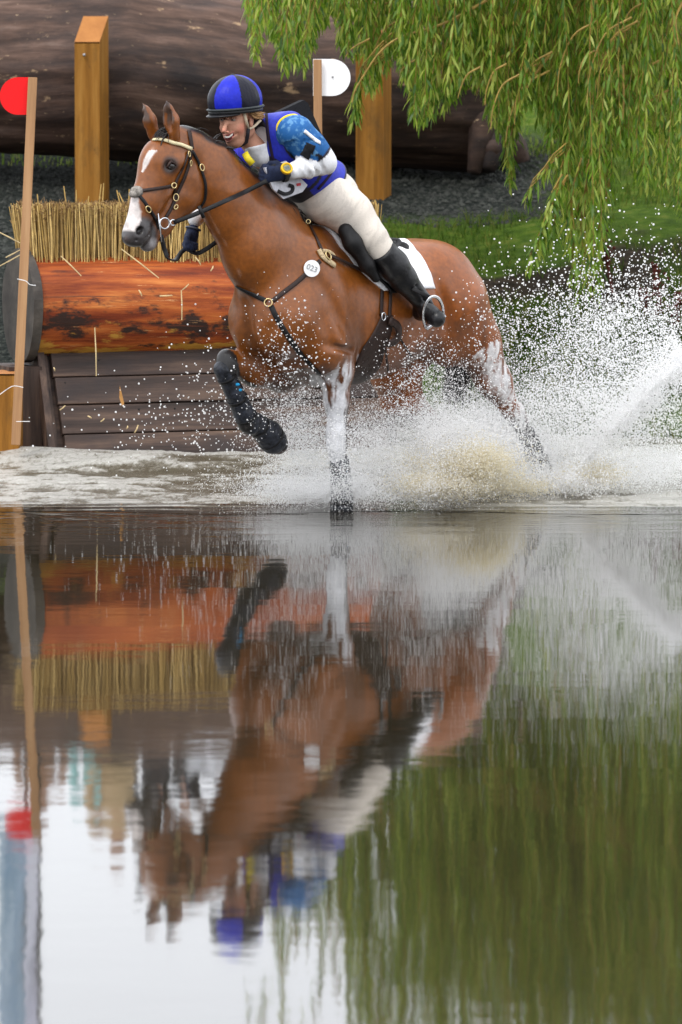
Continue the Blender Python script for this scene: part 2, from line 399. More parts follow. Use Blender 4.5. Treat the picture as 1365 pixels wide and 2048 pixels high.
me = meshdata('pond_water', [(-60, -12, 0), (60, -12, 0), (60, 30.6, 0), (-60, 30.6, 0)], [(0, 1, 2, 3)])
tag(link('pond_water', me, water_mat()), kind='structure')
# churned white water behind the smooth front: a displaced sheet with its own foam
def churn_edge(x):
    return 24.72+.10*np.sin(x*1.7+1)+.05*np.sin(x*4.1)+.22*sst(-.6, -1.6, x)
xs = np.linspace(-3.2, 3.6, 620); ts = np.linspace(0, 1, 330); CXg, T = np.meshgrid(xs, ts)
e0 = churn_edge(CXg); CYg = e0+(30.3-e0)*T**1.15; q3 = np.stack([CXg*1.6, CYg*1.6, CXg*0], -1)
amp = (.06*sst(0, .05, T)+.94*sst(.03, .30, T))*(1-.55*sst(.75, 1, T)); big = fbm(q3*[1.0, 1.2, 1], 3); fin = fbm(q3*[5, 5, 5]+7, 3); spk = np.abs(fbm(q3*[12, 12, 12]+2, 2)-.5)
calm = sst(-.6, -2.2, CXg)*.35
CZg = .001+amp*(.075*(big-.42)+.030*(fin-.45)+.012*spk)*(1-calm)+.05*amp*np.exp(-((CYg-27.9-.2*np.sin(CXg*2))/.35)**2)
CZg = np.maximum(CZg, .001)*sst(0, .04, T)+.0012
V = np.stack([CXg.ravel(), CYg.ravel(), CZg.ravel()], 1); nx, ny = len(xs), len(ts); i = (np.arange(ny-1)[:, None]*nx+np.arange(nx-1)[None]).ravel(); Q = np.stack([i, i+1, i+nx+1, i+nx], 1)
me = fastmesh('churned_water', V, Q)
foam = sst(.36, .66, .5*fin+.5*big+.10*sst(-1.6, .8, CXg)+.07*np.exp(-((CYg-27.9)/.5)**2)).ravel()
edg = (sst(.02, .15, T+.16*(fbm(q3*[1.0, 7, 1]+5, 4)-.5)*2)*sst(0, .02, T)).ravel()
a = me.attributes.new('edge', 'FLOAT', 'POINT'); a.data.foreach_set('value', edg.astype(np.float32))
a = me.attributes.new('foam', 'FLOAT', 'POINT'); a.data.foreach_set('value', foam.astype(np.float32))
def churn_mat():
    m, t, b = newmat('churned silty water'); N = t.nodes.new; l = t.links.new
    at = N('ShaderNodeAttribute'); at.attribute_name = 'foam'; tcn = N('ShaderNodeTexCoord')
    mp = N('ShaderNodeMapping'); mp.inputs['Scale'].default_value = (.75, .20, 1); l(tcn.outputs['Object'], mp.inputs[0])
    n = N('ShaderNodeTexNoise'); n.inputs['Scale'].default_value = 48; n.inputs['Detail'].default_value = 6; n.inputs['Roughness'].default_value = .75; l(mp.outputs[0], n.inputs['Vector'])
    ad = N('ShaderNodeMath'); ad.operation = 'MULTIPLY_ADD'; ad.inputs[1].default_value = 2.0; ad.inputs[2].default_value = -1.0; l(n.outputs['Fac'], ad.inputs[0])
    a2 = N('ShaderNodeMath'); l(at.outputs['Fac'], a2.inputs[0]); l(ad.outputs[0], a2.inputs[1]); a2.use_clamp = True
    r = N('ShaderNodeValToRGB'); l(a2.outputs[0], r.inputs[0]); e = r.color_ramp.elements
    e[0].position = .15; e[0].color = (.085, .073, .048, 1); e[1].position = .95; e[1].color = (.46, .45, .41, 1); x = e.new(.55); x.color = (.19, .175, .14, 1)
    l(r.outputs[0], b.inputs['Base Color']); b.inputs['Roughness'].default_value = .22; b.inputs['IOR'].default_value = 1.38
    bu = N('ShaderNodeBump'); bu.inputs['Strength'].default_value = .8; bu.inputs['Distance'].default_value = .02; l(n.outputs['Fac'], bu.inputs['Height']); l(bu.outputs[0], b.inputs['Normal'])
    w2 = N('ShaderNodeBsdfPrincipled'); w2.inputs['Base Color'].default_value = (.020, .016, .009, 1); w2.inputs['Roughness'].default_value = .03; w2.inputs['IOR'].default_value = 1.85
    ae = N('ShaderNodeAttribute'); ae.attribute_name = 'edge'; ms = N('ShaderNodeMixShader'); l(ae.outputs['Fac'], ms.inputs[0]); l(w2.outputs[0], ms.inputs[1]); l(b.outputs[0], ms.inputs[2]); l(ms.outputs[0], t.nodes['Material Output'].inputs[0]); return m
tag(link('churned_water', me, churn_mat(), None, True), kind='structure')
# ================================================================ JUMP
FA = math.radians(20); fa = Vector((math.cos(FA), math.sin(FA), 0)); fn = Vector((math.sin(FA), -math.cos(FA), 0)); up = Vector((0, 0, 1))
FO = P(96, 705, 28.25); FO = Vector((FO.x, FO.y, 0))               # left end of the jump, below the log's front
def FJ(a, q, z): return FO+fa*a+fn*q+up*z
def zof(py, d): return P(700, py, d).z
LZ = zof(611, 28.4); LR = .292
jump = empty('log_jump', FJ(0, 0, 0), 'cross-country jump of red-brown log over dark planks with reed brush on top', 'jump')
def wood(name, cols, scale=3, stretch=(.25, 4, 4), rough=.6, bump=.5, patches=None, spec=.22):
    """wood with long grain along its local X: object coordinates are set per piece"""
    m, t, b = newmat(name); N = t.nodes.new; l = t.links.new
    at = N('ShaderNodeAttribute'); at.attribute_name = 'grain'
    mp = N('ShaderNodeMapping'); mp.inputs['Scale'].default_value = stretch; l(at.outputs['Vector'], mp.inputs[0])
    n = N('ShaderNodeTexNoise'); n.inputs['Scale'].default_value = scale; n.inputs['Detail'].default_value = 9; n.inputs['Roughness'].default_value = .68; l(mp.outputs[0], n.inputs['Vector'])
    r = N('ShaderNodeValToRGB'); l(n.outputs['Fac'], r.inputs[0]); e = r.color_ramp.elements
    while len(e) < len(cols): e.new(.5)
    for q, (p_, c_) in zip(e, cols): q.position = p_; q.color = (*c_, 1)
    c = r.outputs[0]
    if patches:
        for (sc, lo_, hi_, colr, st2, zc, zw) in patches:
            mp2 = N('ShaderNodeMapping'); mp2.inputs['Scale'].default_value = st2; l(at.outputs['Vector'], mp2.inputs[0])
            n2 = N('ShaderNodeTexNoise'); n2.inputs['Scale'].default_value = sc; n2.inputs['Detail'].default_value = 7; n2.inputs['Roughness'].default_value = .7; l(mp2.outputs[0], n2.inputs['Vector'])
            f = n2.outputs['Fac']
            if zc is not None:   # patch keeps to a band of the surface
                sx = N('ShaderNodeSeparateXYZ'); l(at.outputs['Vector'], sx.inputs[0]); s1 = N('ShaderNodeMath'); s1.operation = 'SUBTRACT'; l(sx.outputs[1], s1.inputs[0]); s1.inputs[1].default_value = zc
                ab = N('ShaderNodeMath'); ab.operation = 'ABSOLUTE'; l(s1.outputs[0], ab.inputs[0]); m2 = N('ShaderNodeMath'); m2.operation = 'MULTIPLY_ADD'; l(ab.outputs[0], m2.inputs[0]); m2.inputs[1].default_value = -1/zw*.25; l(f, m2.inputs[2]); f = m2.outputs[0]
            mr = N('ShaderNodeMapRange'); mr.inputs['From Min'].default_value = lo_; mr.inputs['From Max'].default_value = hi_; l(f, mr.inputs['Value'])
            x = N('ShaderNodeMix'); x.data_type = 'RGBA'; l(mr.outputs[0], x.inputs['Factor']); l(c, x.inputs['A']); x.inputs['B'].default_value = (*colr, 1); c = x.outputs['Result']
    l(c, b.inputs['Base Color']); b.inputs['Roughness'].default_value = rough; b.inputs['Specular IOR Level'].default_value = spec
    bu = N('ShaderNodeBump'); bu.inputs['Strength'].default_value = bump; bu.inputs['Distance'].default_value = .012; l(n.outputs['Fac'], bu.inputs['Height']); l(bu.outputs[0], b.inputs['Normal']); return m
def grainattr(o, org, ax, ay, az, off=0.):
    me = o.data; co = np.zeros(len(me.vertices)*3); me.vertices.foreach_get('co', co); co = co.reshape(-1, 3)-np.array(org)
    A = np.array([list(ax), list(ay), list(az)]); g_ = (co@A.T+[off, 0, off*.7]).astype(np.float32)
    a = me.attributes.new('grain', 'FLOAT_VECTOR', 'POINT'); a.data.foreach_set('vector', g_.ravel()); return o
def logmesh(p0, p1, rad, n=64, m=90, seed=0, rough_=.012, caps=True):
    """round log from p0 to p1; rad(t) radius; grain attribute = (length, arc position, radius)"""
    p0, p1 = Vector(p0), Vector(p1); ax = (p1-p0); Ln = ax.length; ax.normalize(); e1 = (up-ax*up.dot(ax)).normalized(); e2 = ax.cross(e1)
    vs = []; gr = []; fs = []
    for i in range(m+1):
        t = i/m
        for k in range(n):
            a_ = 2*PI*k/n; r_ = rad(t, a_); r_ += rough_*(float(fbm(np.array([t*Ln*2+seed, math.cos(a_)*3+seed, math.sin(a_)*3])))-.5)*2+rough_*.6*(float(fbm(np.array([t*Ln*.7+seed, math.cos(a_)*12+seed, math.sin(a_)*12])))-.5)*2
            vs.append(p0+ax*Ln*t+(e1*math.cos(a_)+e2*math.sin(a_))*r_); aa = a_ if a_ < PI else a_-2*PI; gr.append((t*Ln+seed, aa*rad(t, a_), 0))
    for i in range(m):
        for k in range(n): fs.append((i*n+k, i*n+(k+1) % n, (i+1)*n+(k+1) % n, (i+1)*n+k))
    if caps: fs.append(tuple(range(n))[::-1]); fs.append(tuple(m*n+k for k in range(n)))
    me = meshdata('log', vs, fs); a = me.attributes.new('grain', 'FLOAT_VECTOR', 'POINT'); a.data.foreach_set('vector', np.array(gr, np.float32).ravel()); return me
RED = [(.28, (.040, .012, .006)), (.42, (.16, .026, .007)), (.55, (.33, .075, .014)), (.66, (.50, .165, .038)), (.78, (.60, .30, .10))]
M_red = wood('peeled red log', RED, 3.2, (.30, 3.2, 3.2), .55, .8, [(2.8, .455, .54, (.030, .015, .011), (1.3, 2.8, 2.), .58, .46), (2.6, .45, .52, (.44, .22, .035), (1.3, 3.0, 3.), .76, .30), (2.2, .58, .66, (.07, .02, .012), (.6, 3, 3.), None, 1), (5, .60, .64, (.10, .03, .015), (.15, 7, 3), None, 1), (9, .63, .67, (.62, .36, .16), (.3, 5, 5), None, 1)])
lc0, lc1 = FJ(-.092, -.10, LZ), FJ(2.05, -.10, LZ)
# the peeled face looks toward the water: grain Y there runs from 0 (top) to about 0.9 (underside)
me = logmesh(lc0, lc1, lambda t, a_: LR*(1+.03*math.sin(t*5+1)), 72, 120, 3, .010)
# e2 = ax x e1 points to the back for this axis, so the front has negative arc: flip the sign
ga = me.attributes['grain']; arr = np.zeros(len(me.vertices)*3, np.float32); ga.data.foreach_get('vector', arr); arr = arr.reshape(-1, 3)
fr_ = np.zeros(len(me.vertices)*3, np.float32); me.vertices.foreach_get('co', fr_); fr_ = fr_.reshape(-1, 3); side = ((fr_-np.array(lc0))@np.array(fn)) > 0
arr[:, 1] = np.where(side, np.abs(arr[:, 1]), -np.abs(arr[:, 1])); ga.data.foreach_set('vector', arr.ravel())
link('log', me, M_red, jump, True)
M_dark = wood('dark stained timber', [(.28, (.016, .011, .009)), (.5, (.058, .037, .029)), (.72, (.145, .092, .064))], 3.0, (.30, 5.5, 5.5), .5, .5, [(1.3, .52, .70, (.030, .024, .024), (.8, 1.6, 1), None, 1)])
M_end = wood('dark end grain', [(.3, (.020, .017, .015)), (.5, (.050, .043, .037)), (.75, (.105, .090, .074))], 5, (1, 1, 1), .6, .5)
# dark round end plate of the log
m = MB(); ring = []
for s0 in (-.150, -.095):
    ring.append([FJ(s0, -.10, LZ)+(fn*math.cos(a)+up*math.sin(a))*(.335+.006*math.sin(a*5)) for a in np.linspace(0, 2*PI, 40, endpoint=False)])
b0 = len(m.v); m.v += ring[0]+ring[1]
for k in range(40): m.f.append((k, (k+1) % 40, 40+(k+1) % 40, 40+k))
m.f += [tuple(range(40))[::-1], tuple(40+k for k in range(40))]
grainattr(m.build('end_plate', M_end, jump), FJ(0, 0, 0), fa, fn, up)
# planks of the sloped face
pz0 = zof(705, 28.2); FL = .27
sl = (fn*FL-up*pz0); sl_n = sl.normalized(); slL = sl.length; snrm = fa.cross(sl_n)*-1
if snrm.y > 0: snrm = -snrm
edges = [0, .245, .50, .77, 1.12]
for k in range(4):
    s0, s1 = edges[k]*slL+.004, edges[k+1]*slL-.004; c = FJ(0, 0, pz0)+sl_n*((s0+s1)/2)+fa*1.03+snrm*(.0+.004*(k % 2))
    m = MB(); nn = 14
    m.box(c, fa*(1.02-.006*k), sl_n*((s1-s0)/2), snrm*.022); o = m.build('plank', M_dark, jump); grainattr(o, FO, fa, sl_n, snrm, k*3.7)
    bv = o.modifiers.new('b', 'BEVEL'); bv.width = .004; bv.segments = 2
    m = MB(); m.box(c-snrm*.03, fa*1.02, sl_n*((s1-s0)/2+.006), snrm*.005)
m = MB(); m.box(FJ(1.02, 0, pz0)+sl_n*.54*slL-snrm*.045, fa*1.045, sl_n*.58*slL, snrm*.012); grainattr(m.build('backing_board', M_dark, jump), FO, fa, sl_n, snrm, 40)
# dark side cheek boards
m = MB(); prof = [(-.36, .95*pz0), (-.02, pz0+.03), (FL*1.12, -.12), (-.36, -.12)]
M_side = M_dark
vs = [FJ(-.03, q, z) for q, z in prof]+[FJ(-.005, q, z) for q, z in prof]; me = meshdata('cheek', vs, [(3, 2, 1, 0), (4, 5, 6, 7)]+[(i, (i+1) % 4, (i+1) % 4+4, i+4) for i in range(4)])
grainattr(link('side_board', me, M_side, jump), FO, up, fn, fa, 2)
m = MB(); a_, b__ = FJ(-.055, -.03, pz0+.05), FJ(-.055, FL*1.08, -.12); d_ = (b__-a_); m.box((a_+b__)/2, d_/2, fa*.020, d_.cross(fa).normalized()*.045); grainattr(m.build('edge_board', M_side, jump), FO, d_.normalized(), fn, fa, 5)
m = MB(); m.box(FJ(-.16, -.12, .20), fa*.10, fn*.20, up*.34); grainattr(m.build('block', M_dark, jump), FO, up, fn, fa, 7)
# right cheek
vs = [FJ(2.07, q, z) for q, z in prof]+[FJ(2.10, q, z) for q, z in prof]; me = meshdata('cheek', vs, [(3, 2, 1, 0), (4, 5, 6, 7)]+[(i, (i+1) % 4, (i+1) % 4+4, i+4) for i in range(4)])
grainattr(link('side_board', me, M_side, jump), FO, up, fn, fa, 9)
# nail heads on the planks
for i in range(9):
    q = FJ(.08+.22*i+random.uniform(-.02, .02), 0, pz0)+sl_n*random.choice([.10, .30, .34, .52, .56])*slL+snrm*.024; m = MB(); m.sphere(q, (.006, .006, .006), 6, 4); m.build('nail', M_blk0x if False else pmat('nail', (.01, .01, .01)), jump)
# reed brush
bz0 = LZ+LR*.93; 
def reedbatch(n, y0, y1, seed, h0, h1, lean, rad=.0042):
    R_ = random.Random(seed); mm = MB()
    for i in range(n):
        a_ = R_.uniform(-.10, 2.05); q = R_.uniform(y0, y1); b_ = FJ(a_, q, bz0-.06+.0*a_); h = R_.uniform(h0, h1); tp = b_+up*(h+.06)+fa*R_.gauss(0, lean)+fn*R_.gauss(0, lean*.6)+fa*(-.03 if a_ < .02 else 0)
        md_ = (b_+tp)/2+fa*R_.gauss(0, .006); r_ = rad*R_.uniform(.7, 1.3); mm.tube([b_, md_, tp], [r_, r_, r_*.8], 4, cap=True)
    return mm
def reedmat(name, c1, c2, c3):
    m, t, b = newmat(name); g_ = t.nodes.new('ShaderNodeNewGeometry'); r = t.nodes.new('ShaderNodeValToRGB'); t.links.new(g_.outputs['Random Per Island'], r.inputs[0]); e = r.color_ramp.elements
    e[0].color = (*c1, 1); e[1].color = (*c3, 1); x = e.new(.5); x.color = (*c2, 1)
    tc_ = t.nodes.new('ShaderNodeTexCoord'); n = t.nodes.new('ShaderNodeTexNoise'); n.inputs['Scale'].default_value = 30; t.links.new(tc_.outputs['Object'], n.inputs['Vector']); v = t.nodes.new('ShaderNodeVectorMath'); v.operation = 'SCALE'
    mr = t.nodes.new('ShaderNodeMapRange'); mr.inputs['To Min'].default_value = .5; mr.inputs['To Max'].default_value = 1.5; t.links.new(n.outputs['Fac'], mr.inputs['Value']); t.links.new(r.outputs[0], v.inputs[0]); t.links.new(mr.outputs[0], v.inputs['Scale'])
    t.links.new(v.outputs[0], b.inputs['Base Color']); b.inputs['Roughness'].default_value = .6; return m
M_reed = reedmat('dry reed', (.16, .085, .018), (.38, .24, .060), (.66, .47, .18))
M_reedd = pmat('brown reed heads', (.15, .085, .032), rough=.9, scale=40, amt=.5, col2=(.36, .22, .09))
brush = empty('reed_brush', FJ(1, -.12, bz0), 'brush of upright dry reeds packed behind the red log', 'brush')
tag(reedbatch(1150, -.10, .05, 1, .295, .335, .014, .0040).build('reed_stems', M_reed, brush), kind='stuff')
tag(reedbatch(900, -.32, -.16, 2, .28, .33, .014).build('reed_stems', M_reed, brush), kind='stuff')
mm = MB(); R_ = random.Random(5)
for i in range(3600):
    a_ = R_.uniform(-.12, 2.05); q = R_.uniform(-.33, .06); b_ = FJ(a_, q, bz0+R_.choice((R_.uniform(.27, .33), R_.uniform(.20, .325)))); d = Vector((R_.gauss(0, 1), R_.gauss(0, 1), R_.gauss(.5, .8))).normalized()
    mm.tube([b_, b_+d*R_.uniform(.015, .045)], [.0035, .0015], 3, cap=False)
tag(mm.build('reed_heads', M_reedd, brush), kind='stuff')
for (px, y0, y1, dx) in ((78, 405, 388, -3), (134, 405, 372, -6), (153, 405, 380, 0), (198, 400, 368, 5), (205, 400, 366, 3), (242, 402, 380, -8), (258, 402, 378, 1), (252, 404, 385, -14), (176, 404, 392, 2)):
    p0, p1 = P(px, y0+12, 28.6), P(px+dx, y1, 28.6); m = MB(); m.tube([p0, p1], [.005, .003], 5); m.build('reed', M_reed, brush)
# loose straws lying on the face
M_straw = pmat('pale straw', (.55, .42, .22), rough=.7, amt=.2)
for k, (x0, y0, x1, y1, d) in enumerate(((122, 512, 163, 552, 27.98), (243, 498, 318, 556, 27.95), (190, 655, 193, 752, 27.85), (0, 465, 40, 486, 27.9), (12, 515, 40, 500, 27.9), (0, 532, 40, 510, 27.95), (363, 580, 364, 640, 27.95), (365, 580, 378, 568, 27.95), (392, 515, 402, 530, 28), (278, 580, 284, 592, 27.95), (422, 542, 427, 532, 27.98), (120, 820, 131, 811, 27.75), (270, 865, 277, 850, 27.7), (176, 832, 183, 836, 27.75), (202, 843, 209, 837, 27.75), (320, 592, 345, 591, 27.95), (254, 857, 256, 852, 27.7), (108, 735, 110, 742, 27.8))):
    m = MB(); m.tube([P(x0, y0, d), P((x0+x1)/2+.8, (y0+y1)/2, d-.01), P(x1, y1, d)], [.0032, .004, .003], 5); o = m.build('straw', M_straw); tag(o, ('long straw slanting over the left end of the red log', 'longest straw slanting down the red log below the muzzle', 'upright straw standing against the top dark plank', 'straw sticking out left of the reed brush, upper one', 'straw behind the flag stake, lower edge of the brush', 'straw crossing behind the flag stake above the end plate',
        'upright straw on the red log near the horse chest', 'short bent tip of the upright straw on the red log', 'short straw at the top edge of the red log under the glove', 'tiny straw fleck in the middle of the red log', 'short straw at the top right of the red log', 'short straw on the left of the third plank',
        'slanted straw bit on the lowest wide plank', 'tiny straw bit left of centre on the third plank', 'tiny curved straw bit near the centre of the third plank', 'pale flat straw lying along the red log', 'tiny upright straw bit on the third plank', 'tiny pale straw bit at the left of the top plank')[k], 'straw', 'loose straws on the jump')
m = MB(); pl_ = [P(x, y, 27.72) for x, y in ((240, 772), (245, 790), (249, 808), (244, 812), (239, 795))]; vs_ = pl_+[p+Vector((0, .004, 0)) for p in pl_]
m.add(vs_, [(0, 1, 2, 3, 4), (9, 8, 7, 6, 5)]+[(i, i+5, (i+1) % 5+5, (i+1) % 5) for i in range(5)]); tag(m.build('dry_leaf', pmat('dry leaf', (.40, .20, .06))), 'tan dry leaf stuck on the middle plank of the jump', 'leaf')
# orange timber post at the left end
M_ora = wood('orange treated timber', [(.25, (.11, .045, .007)), (.5, (.27, .115, .018)), (.75, (.40, .20, .045))], 2.6, (.35, 5, 5), .7, .6, [(2.2, .55, .72, (.12, .060, .018), (.6, 1.2, 1.2), None, 1), (9, .66, .70, (.08, .035, .012), (.5, 2, 2), None, 1)], spec=.15)
M_orat = wood('fresh orange end grain', [(.25, (.28, .10, .018)), (.75, (.46, .19, .045))], 6, (1, 1, 1), .65, .4, spec=.3)
def timber(name, pts4, zb, zt_l, mat, label, cat, group=None, topmat=None, top2=None):
    root = empty(name, (pts4[0]+pts4[2])/2+Vector((0, 0, zb)), label, cat, group)
    vs = [p+up*zb for p in pts4]+[p+up*z for p, z in zip(pts4, zt_l)]
    me = meshdata('post', vs, [(i, (i+1) % 4, (i+1) % 4+4, i+4) for i in range(4)]+[(3, 2, 1, 0)]); o = link('post', me, mat, root); grainattr(o, pts4[0], up, (pts4[1]-pts4[0]).normalized(), (pts4[3]-pts4[0]).normalized(), random.uniform(0, 9))
    me = meshdata('post_top', vs[4:]+[v-up*.01 for v in vs[4:]], [(0, 1, 2, 3), (7, 6, 5, 4)]+[(i, i+4, (i+1) % 4+4, (i+1) % 4) for i in range(4)]); o = link('post_top', me, topmat or mat, root); grainattr(o, pts4[0], up, fa, fn)
    return root
q0 = P(-45, 800, 27.95); q1 = P(37, 800, 27.95); q0.z = q1.z = 0; bk = Vector((.02, .22, 0))
timber('timber_post', [q0, q1, q1+bk, q0+bk], -.4, [zof(748, 27.95)]*2+[zof(748, 27.95)+.01]*2, M_ora, 'thick orange squared post standing in the water at the left end of the jump', 'post', topmat=M_orat)
# ---------------------------------------------------------------- flags
M_stake = wood('flag stake wood', [(.25, (.20, .10, .045)), (.5, (.34, .185, .085)), (.75, (.46, .28, .14))], 2.5, (.3, 6, 6), .7, .3, spec=.3)
def flag(name, label, s0, s1, d0, d1, wid, outline, hd, col, stripe=None):
    """stake sighted from s0 (foot) to s1 (top); flag plate outline"""
    root = empty(name, P(*s0, d0), label, 'flag')
    a, b_ = P(*s0, d0), P(*s1, d1); ax = (b_-a).normalized(); sx = Vector((1, 0, 0)); sx = (sx-ax*sx.dot(ax)).normalized(); sy = ax.cross(sx)
    m = MB(); m.box((a+b_)/2, (b_-a)/2, sx*wid/2, sy*.010); o = m.build('stake', M_stake, root); grainattr(o, a, ax, sx, sy, 3)
    bv = o.modifiers.new('b', 'BEVEL'); bv.width = .002
    k = len(outline); f_ = [P(x, y, hd) for x, y in outline]; vs = f_+[v+Vector((0, .005, 0)) for v in f_]
    me = meshdata('plate', vs, [tuple(range(k)), tuple(range(2*k-1, k-1, -1))]+[(i, i+k, (i+1) % k+k, (i+1) % k) for i in range(k)]); link('flag_plate', me, col, root)
    m = MB()
    for q in (.92, .97): m.sphere(a+(b_-a)*q-sy*.012+Vector((0, -.002, 0)), .004, 6, 4)
    return root, a, b_
rd = [(58, 155), (56, 229)]+[(38-0-34*math.cos(t)*1.0-4, 192+37*math.sin(t)) if False else (40-40*math.sin(t), 192+37.5*math.cos(t)) for t in np.linspace(.0, PI, 18)]
rd = [(58, 229.5)]+[(36-36*math.sin(t), 192+37.5*math.cos(t)) for t in np.linspace(0, PI, 18)]+[(58, 154.5)]
flag('red_flag', 'red rounded flag plate on a leaning wooden stake at the left end of the jump', (32, 890), (66, 155), 27.68, 27.9, .052, rd, 27.92, pmat('red plastic', (.78, .004, .006), rough=.45, amt=.03))
wd_ = [(626.5, 191.5)]+[(664+37.5*math.sin(t), 155+37*math.cos(t)) for t in np.linspace(0, PI, 18)]+[(626.5, 118)]
fr, fa_, fb_ = flag('white_flag', 'white rounded flag plate on a wooden stake behind the rider', (640, 900), (635.5, 119), 28.9, 28.9, .050, wd_, 28.93, pmat('white plastic', (.80, .80, .80), rough=.45, amt=.02))
m = MB(); m.sphere(P(666, 154, 28.925), .006, 8, 6); m.build('screw', pmat('screw', (.2, .2, .2), rough=.4, metal=1), fr)
M_tie = pmat('white string', (.7, .7, .7), rough=.8)
for pl in (((35, 558), (52, 562), (60, 569), (72, 571)), ((-4, 792), (20, 775), (32, 772), (47, 775)), ((33, 843), (60, 843))):
    m = MB(); m.tube([P(x, y, 27.66) for x, y in spline(pl, 4)], .0022, 5); tag(m.build('string', M_tie), None)
    o = COL.objects[-1]; tag(o, {558: 'white string tied round the flag stake beside the dark end plate', 792: 'white string tied across the flag stake at the orange post', 843: 'short white string low on the flag stake above the water'}[pl[0][1]], 'string')
# ================================================================ BIG LOG BEHIND
M_big = wood('weathered dark bark', [(.28, (.024, .015, .012)), (.45, (.062, .036, .026)), (.58, (.115, .068, .050)), (.75, (.21, .145, .115))], 3.4, (.42, 3.0, 3.0), .7, 1.0, [(1.1, .47, .66, (.022, .017, .017), (.6, 1.4, 1), None, 1), (6, .62, .66, (.36, .24, .14), (.7, 1.6, 2), None, 1), (14, .655, .68, (.50, .36, .22), (1.2, 2, 2), None, 1)], spec=.25)
bl0, bl1 = P(-260, 128, 35.9), P(985, 172, 35.9)
def brad(t, a_):
    x = t*1210-260; r_ = np.interp(x, [-260, 0, 250, 420, 520, 640, 800, 950], [.60, .61, .66, .60, .56, .58, .60, .62]); return r_+.02*math.sin(a_*3+t*4)
biglog = empty('big_log', bl0, 'huge dark weathered tree trunk lying on the bank behind the jump', 'log')
o = link('trunk', logmesh(bl0, bl1, brad, 72, 150, 11, .045), M_big, biglog, True)
# broken root end: tapering snags at the right end
for k in range(7):
    a_ = k/7*2*PI; s_ = bl1+Vector((-.15, math.cos(a_)*.3, math.sin(a_)*.3)); e_ = s_+Vector((random.uniform(.1, .5), math.cos(a_)*.35, math.sin(a_)*.55))
    if k in (3, 4, 5): e_ = P((0, 0, 0, 948, 978, 985)[k], (0, 0, 0, 345, 338, 300)[k], 35.3)
    m = MB(); m.tube([s_, (s_+e_)/2+Vector((.1, 0, random.uniform(-.05, .05))), e_], [.20, .13, .05], 10); o = m.build('root', M_big, biglog, True); grainattr(o, s_, (e_-s_).normalized(), Vector((0, 1, 0)), up, k*2.)
def bigpost(x0, x1, yt0, yt1, d, label, chamf):
    a, b_ = P(x0, 200, d), P(x1, 200, d); a.z = b_.z = 0; w_ = (b_-a); bk = Vector((.16, .20, 0)); zf = zof(yt1, d); zb_ = zof(yt0, d)
    gz = float(zt(a.x, a.y))-.25
    return timber('timber_post', [a, b_, b_+bk*.35+Vector((0, .1, 0)), a+bk*.35+Vector((0, .1, 0))], gz, [zf, zf, zb_, zb_], M_ora, label, 'post', 'orange posts holding the big log', M_orat)
bigpost(150, 200, 32, 84, 34.9, 'chamfered orange post in front of the big dark log, between red flag and horse', 1)
bigpost(712, 768, 60, 110, 34.8, 'orange post in front of the big dark log, partly covered by willow leaves', 1)
m = MB(); m.sphere(P(169, 110, 34.88), .012, 8, 6); tag(m.build('bolt', pmat('bolt steel', (.4, .4, .42), rough=.4, metal=1)), 'steel bolt head in the orange post near the red flag', 'bolt')
# ================================================================ HORSE
def pts(*a): return [(J(x, y, Y), r) for (x, y, Y, r) in a]
hf = Field((-1.95, -.42, -.30), (1.62, .46, 2.32), .0085)
for c_, r_, pt in [((.14, 0, 1.08), (.28, .225, .33), 0), ((-.10, 0, 1.03), (.42, .275, .405), 0), ((-.42, 0, 1.01), (.46, .315, .365), 0),
                   ((-.72, 0, 1.06), (.36, .275, .29), 0), ((-.90, 0, 1.09), (.27, .24, .265), 0)]:
    hf.el(c_, r_, pitch=pt, k=.12)
hf.rc((.12, 0, 1.36), .10, (-.32, 0, 1.30), .09, .7, .12)
for sgn in (-1, 1):
    hf.el((.10, sgn*.165, 1.12), (.14, .10, .32), pitch=.42, k=.08)            # shoulder blade
    hf.el((.30, sgn*.150, 1.0), (.11, .10, .13), k=.12)                      # point of the shoulder
    hf.el((.37, sgn*.085, .98), (.11, .10, .16), k=.09)                       # breast
    hf.el((.10, sgn*.19, .86), (.17, .10, .15), pitch=-.35, k=.07)            # triceps
    hf.el((-.88, sgn*.12, 1.09), (.25, .16, .25), k=.10)                    # croup muscle
    hf.el((-1.02, sgn*.125, .93), (.17, .135, .25), pitch=-.45, k=.10)          # haunch
# near fore: carries the weight
hf.chain(pts((668, 680, .17, .098), (672, 740, .165, .088), (674, 800, .16, .062), (674, 850, .155, .052)), k=.04)
hf.chain(pts((673, 868, .155, .056), (674, 892, .155, .056)), k=.03)
hf.chain(pts((676, 910, .155, .042), (682, 965, .155, .037), (684, 990, .155, .046), (684, 1015, .155, .038)), k=.03)
hf.chain(pts((684, 1030, .155, .045), (682, 1062, .155, .062)), k=.02)
# off fore: lifted and folded
hf.chain(pts((600, 715, -.13, .10), (565, 745, -.135, .095), (508, 738, -.15, .082), (462, 724, -.16, .056)), k=.05)
hf.chain(pts((452, 718, -.17, .053), (450, 738, -.17, .053)), k=.03)
hf.chain(pts((455, 752, -.17, .040), (486, 826, -.17, .036), (495, 846, -.17, .046), (520, 862, -.17, .036)), k=.03)
hf.chain(pts((528, 866, -.17, .040), (556, 888, -.17, .055)), k=.02)
# near hind: stretched out behind
hf.chain(pts((905, 610, .15, .19), (950, 685, .16, .130), (988, 762, .165, .085), (1022, 818, .165, .055)), k=.06)
hf.chain(pts((1030, 826, .165, .060), (1038, 845, .165, .052)), k=.03)
hf.chain(pts((1048, 862, .165, .042), (1080, 925, .165, .036), (1088, 948, .165, .048), (1098, 975, .165, .040), (1104, 1010, .165, .06)), k=.03)
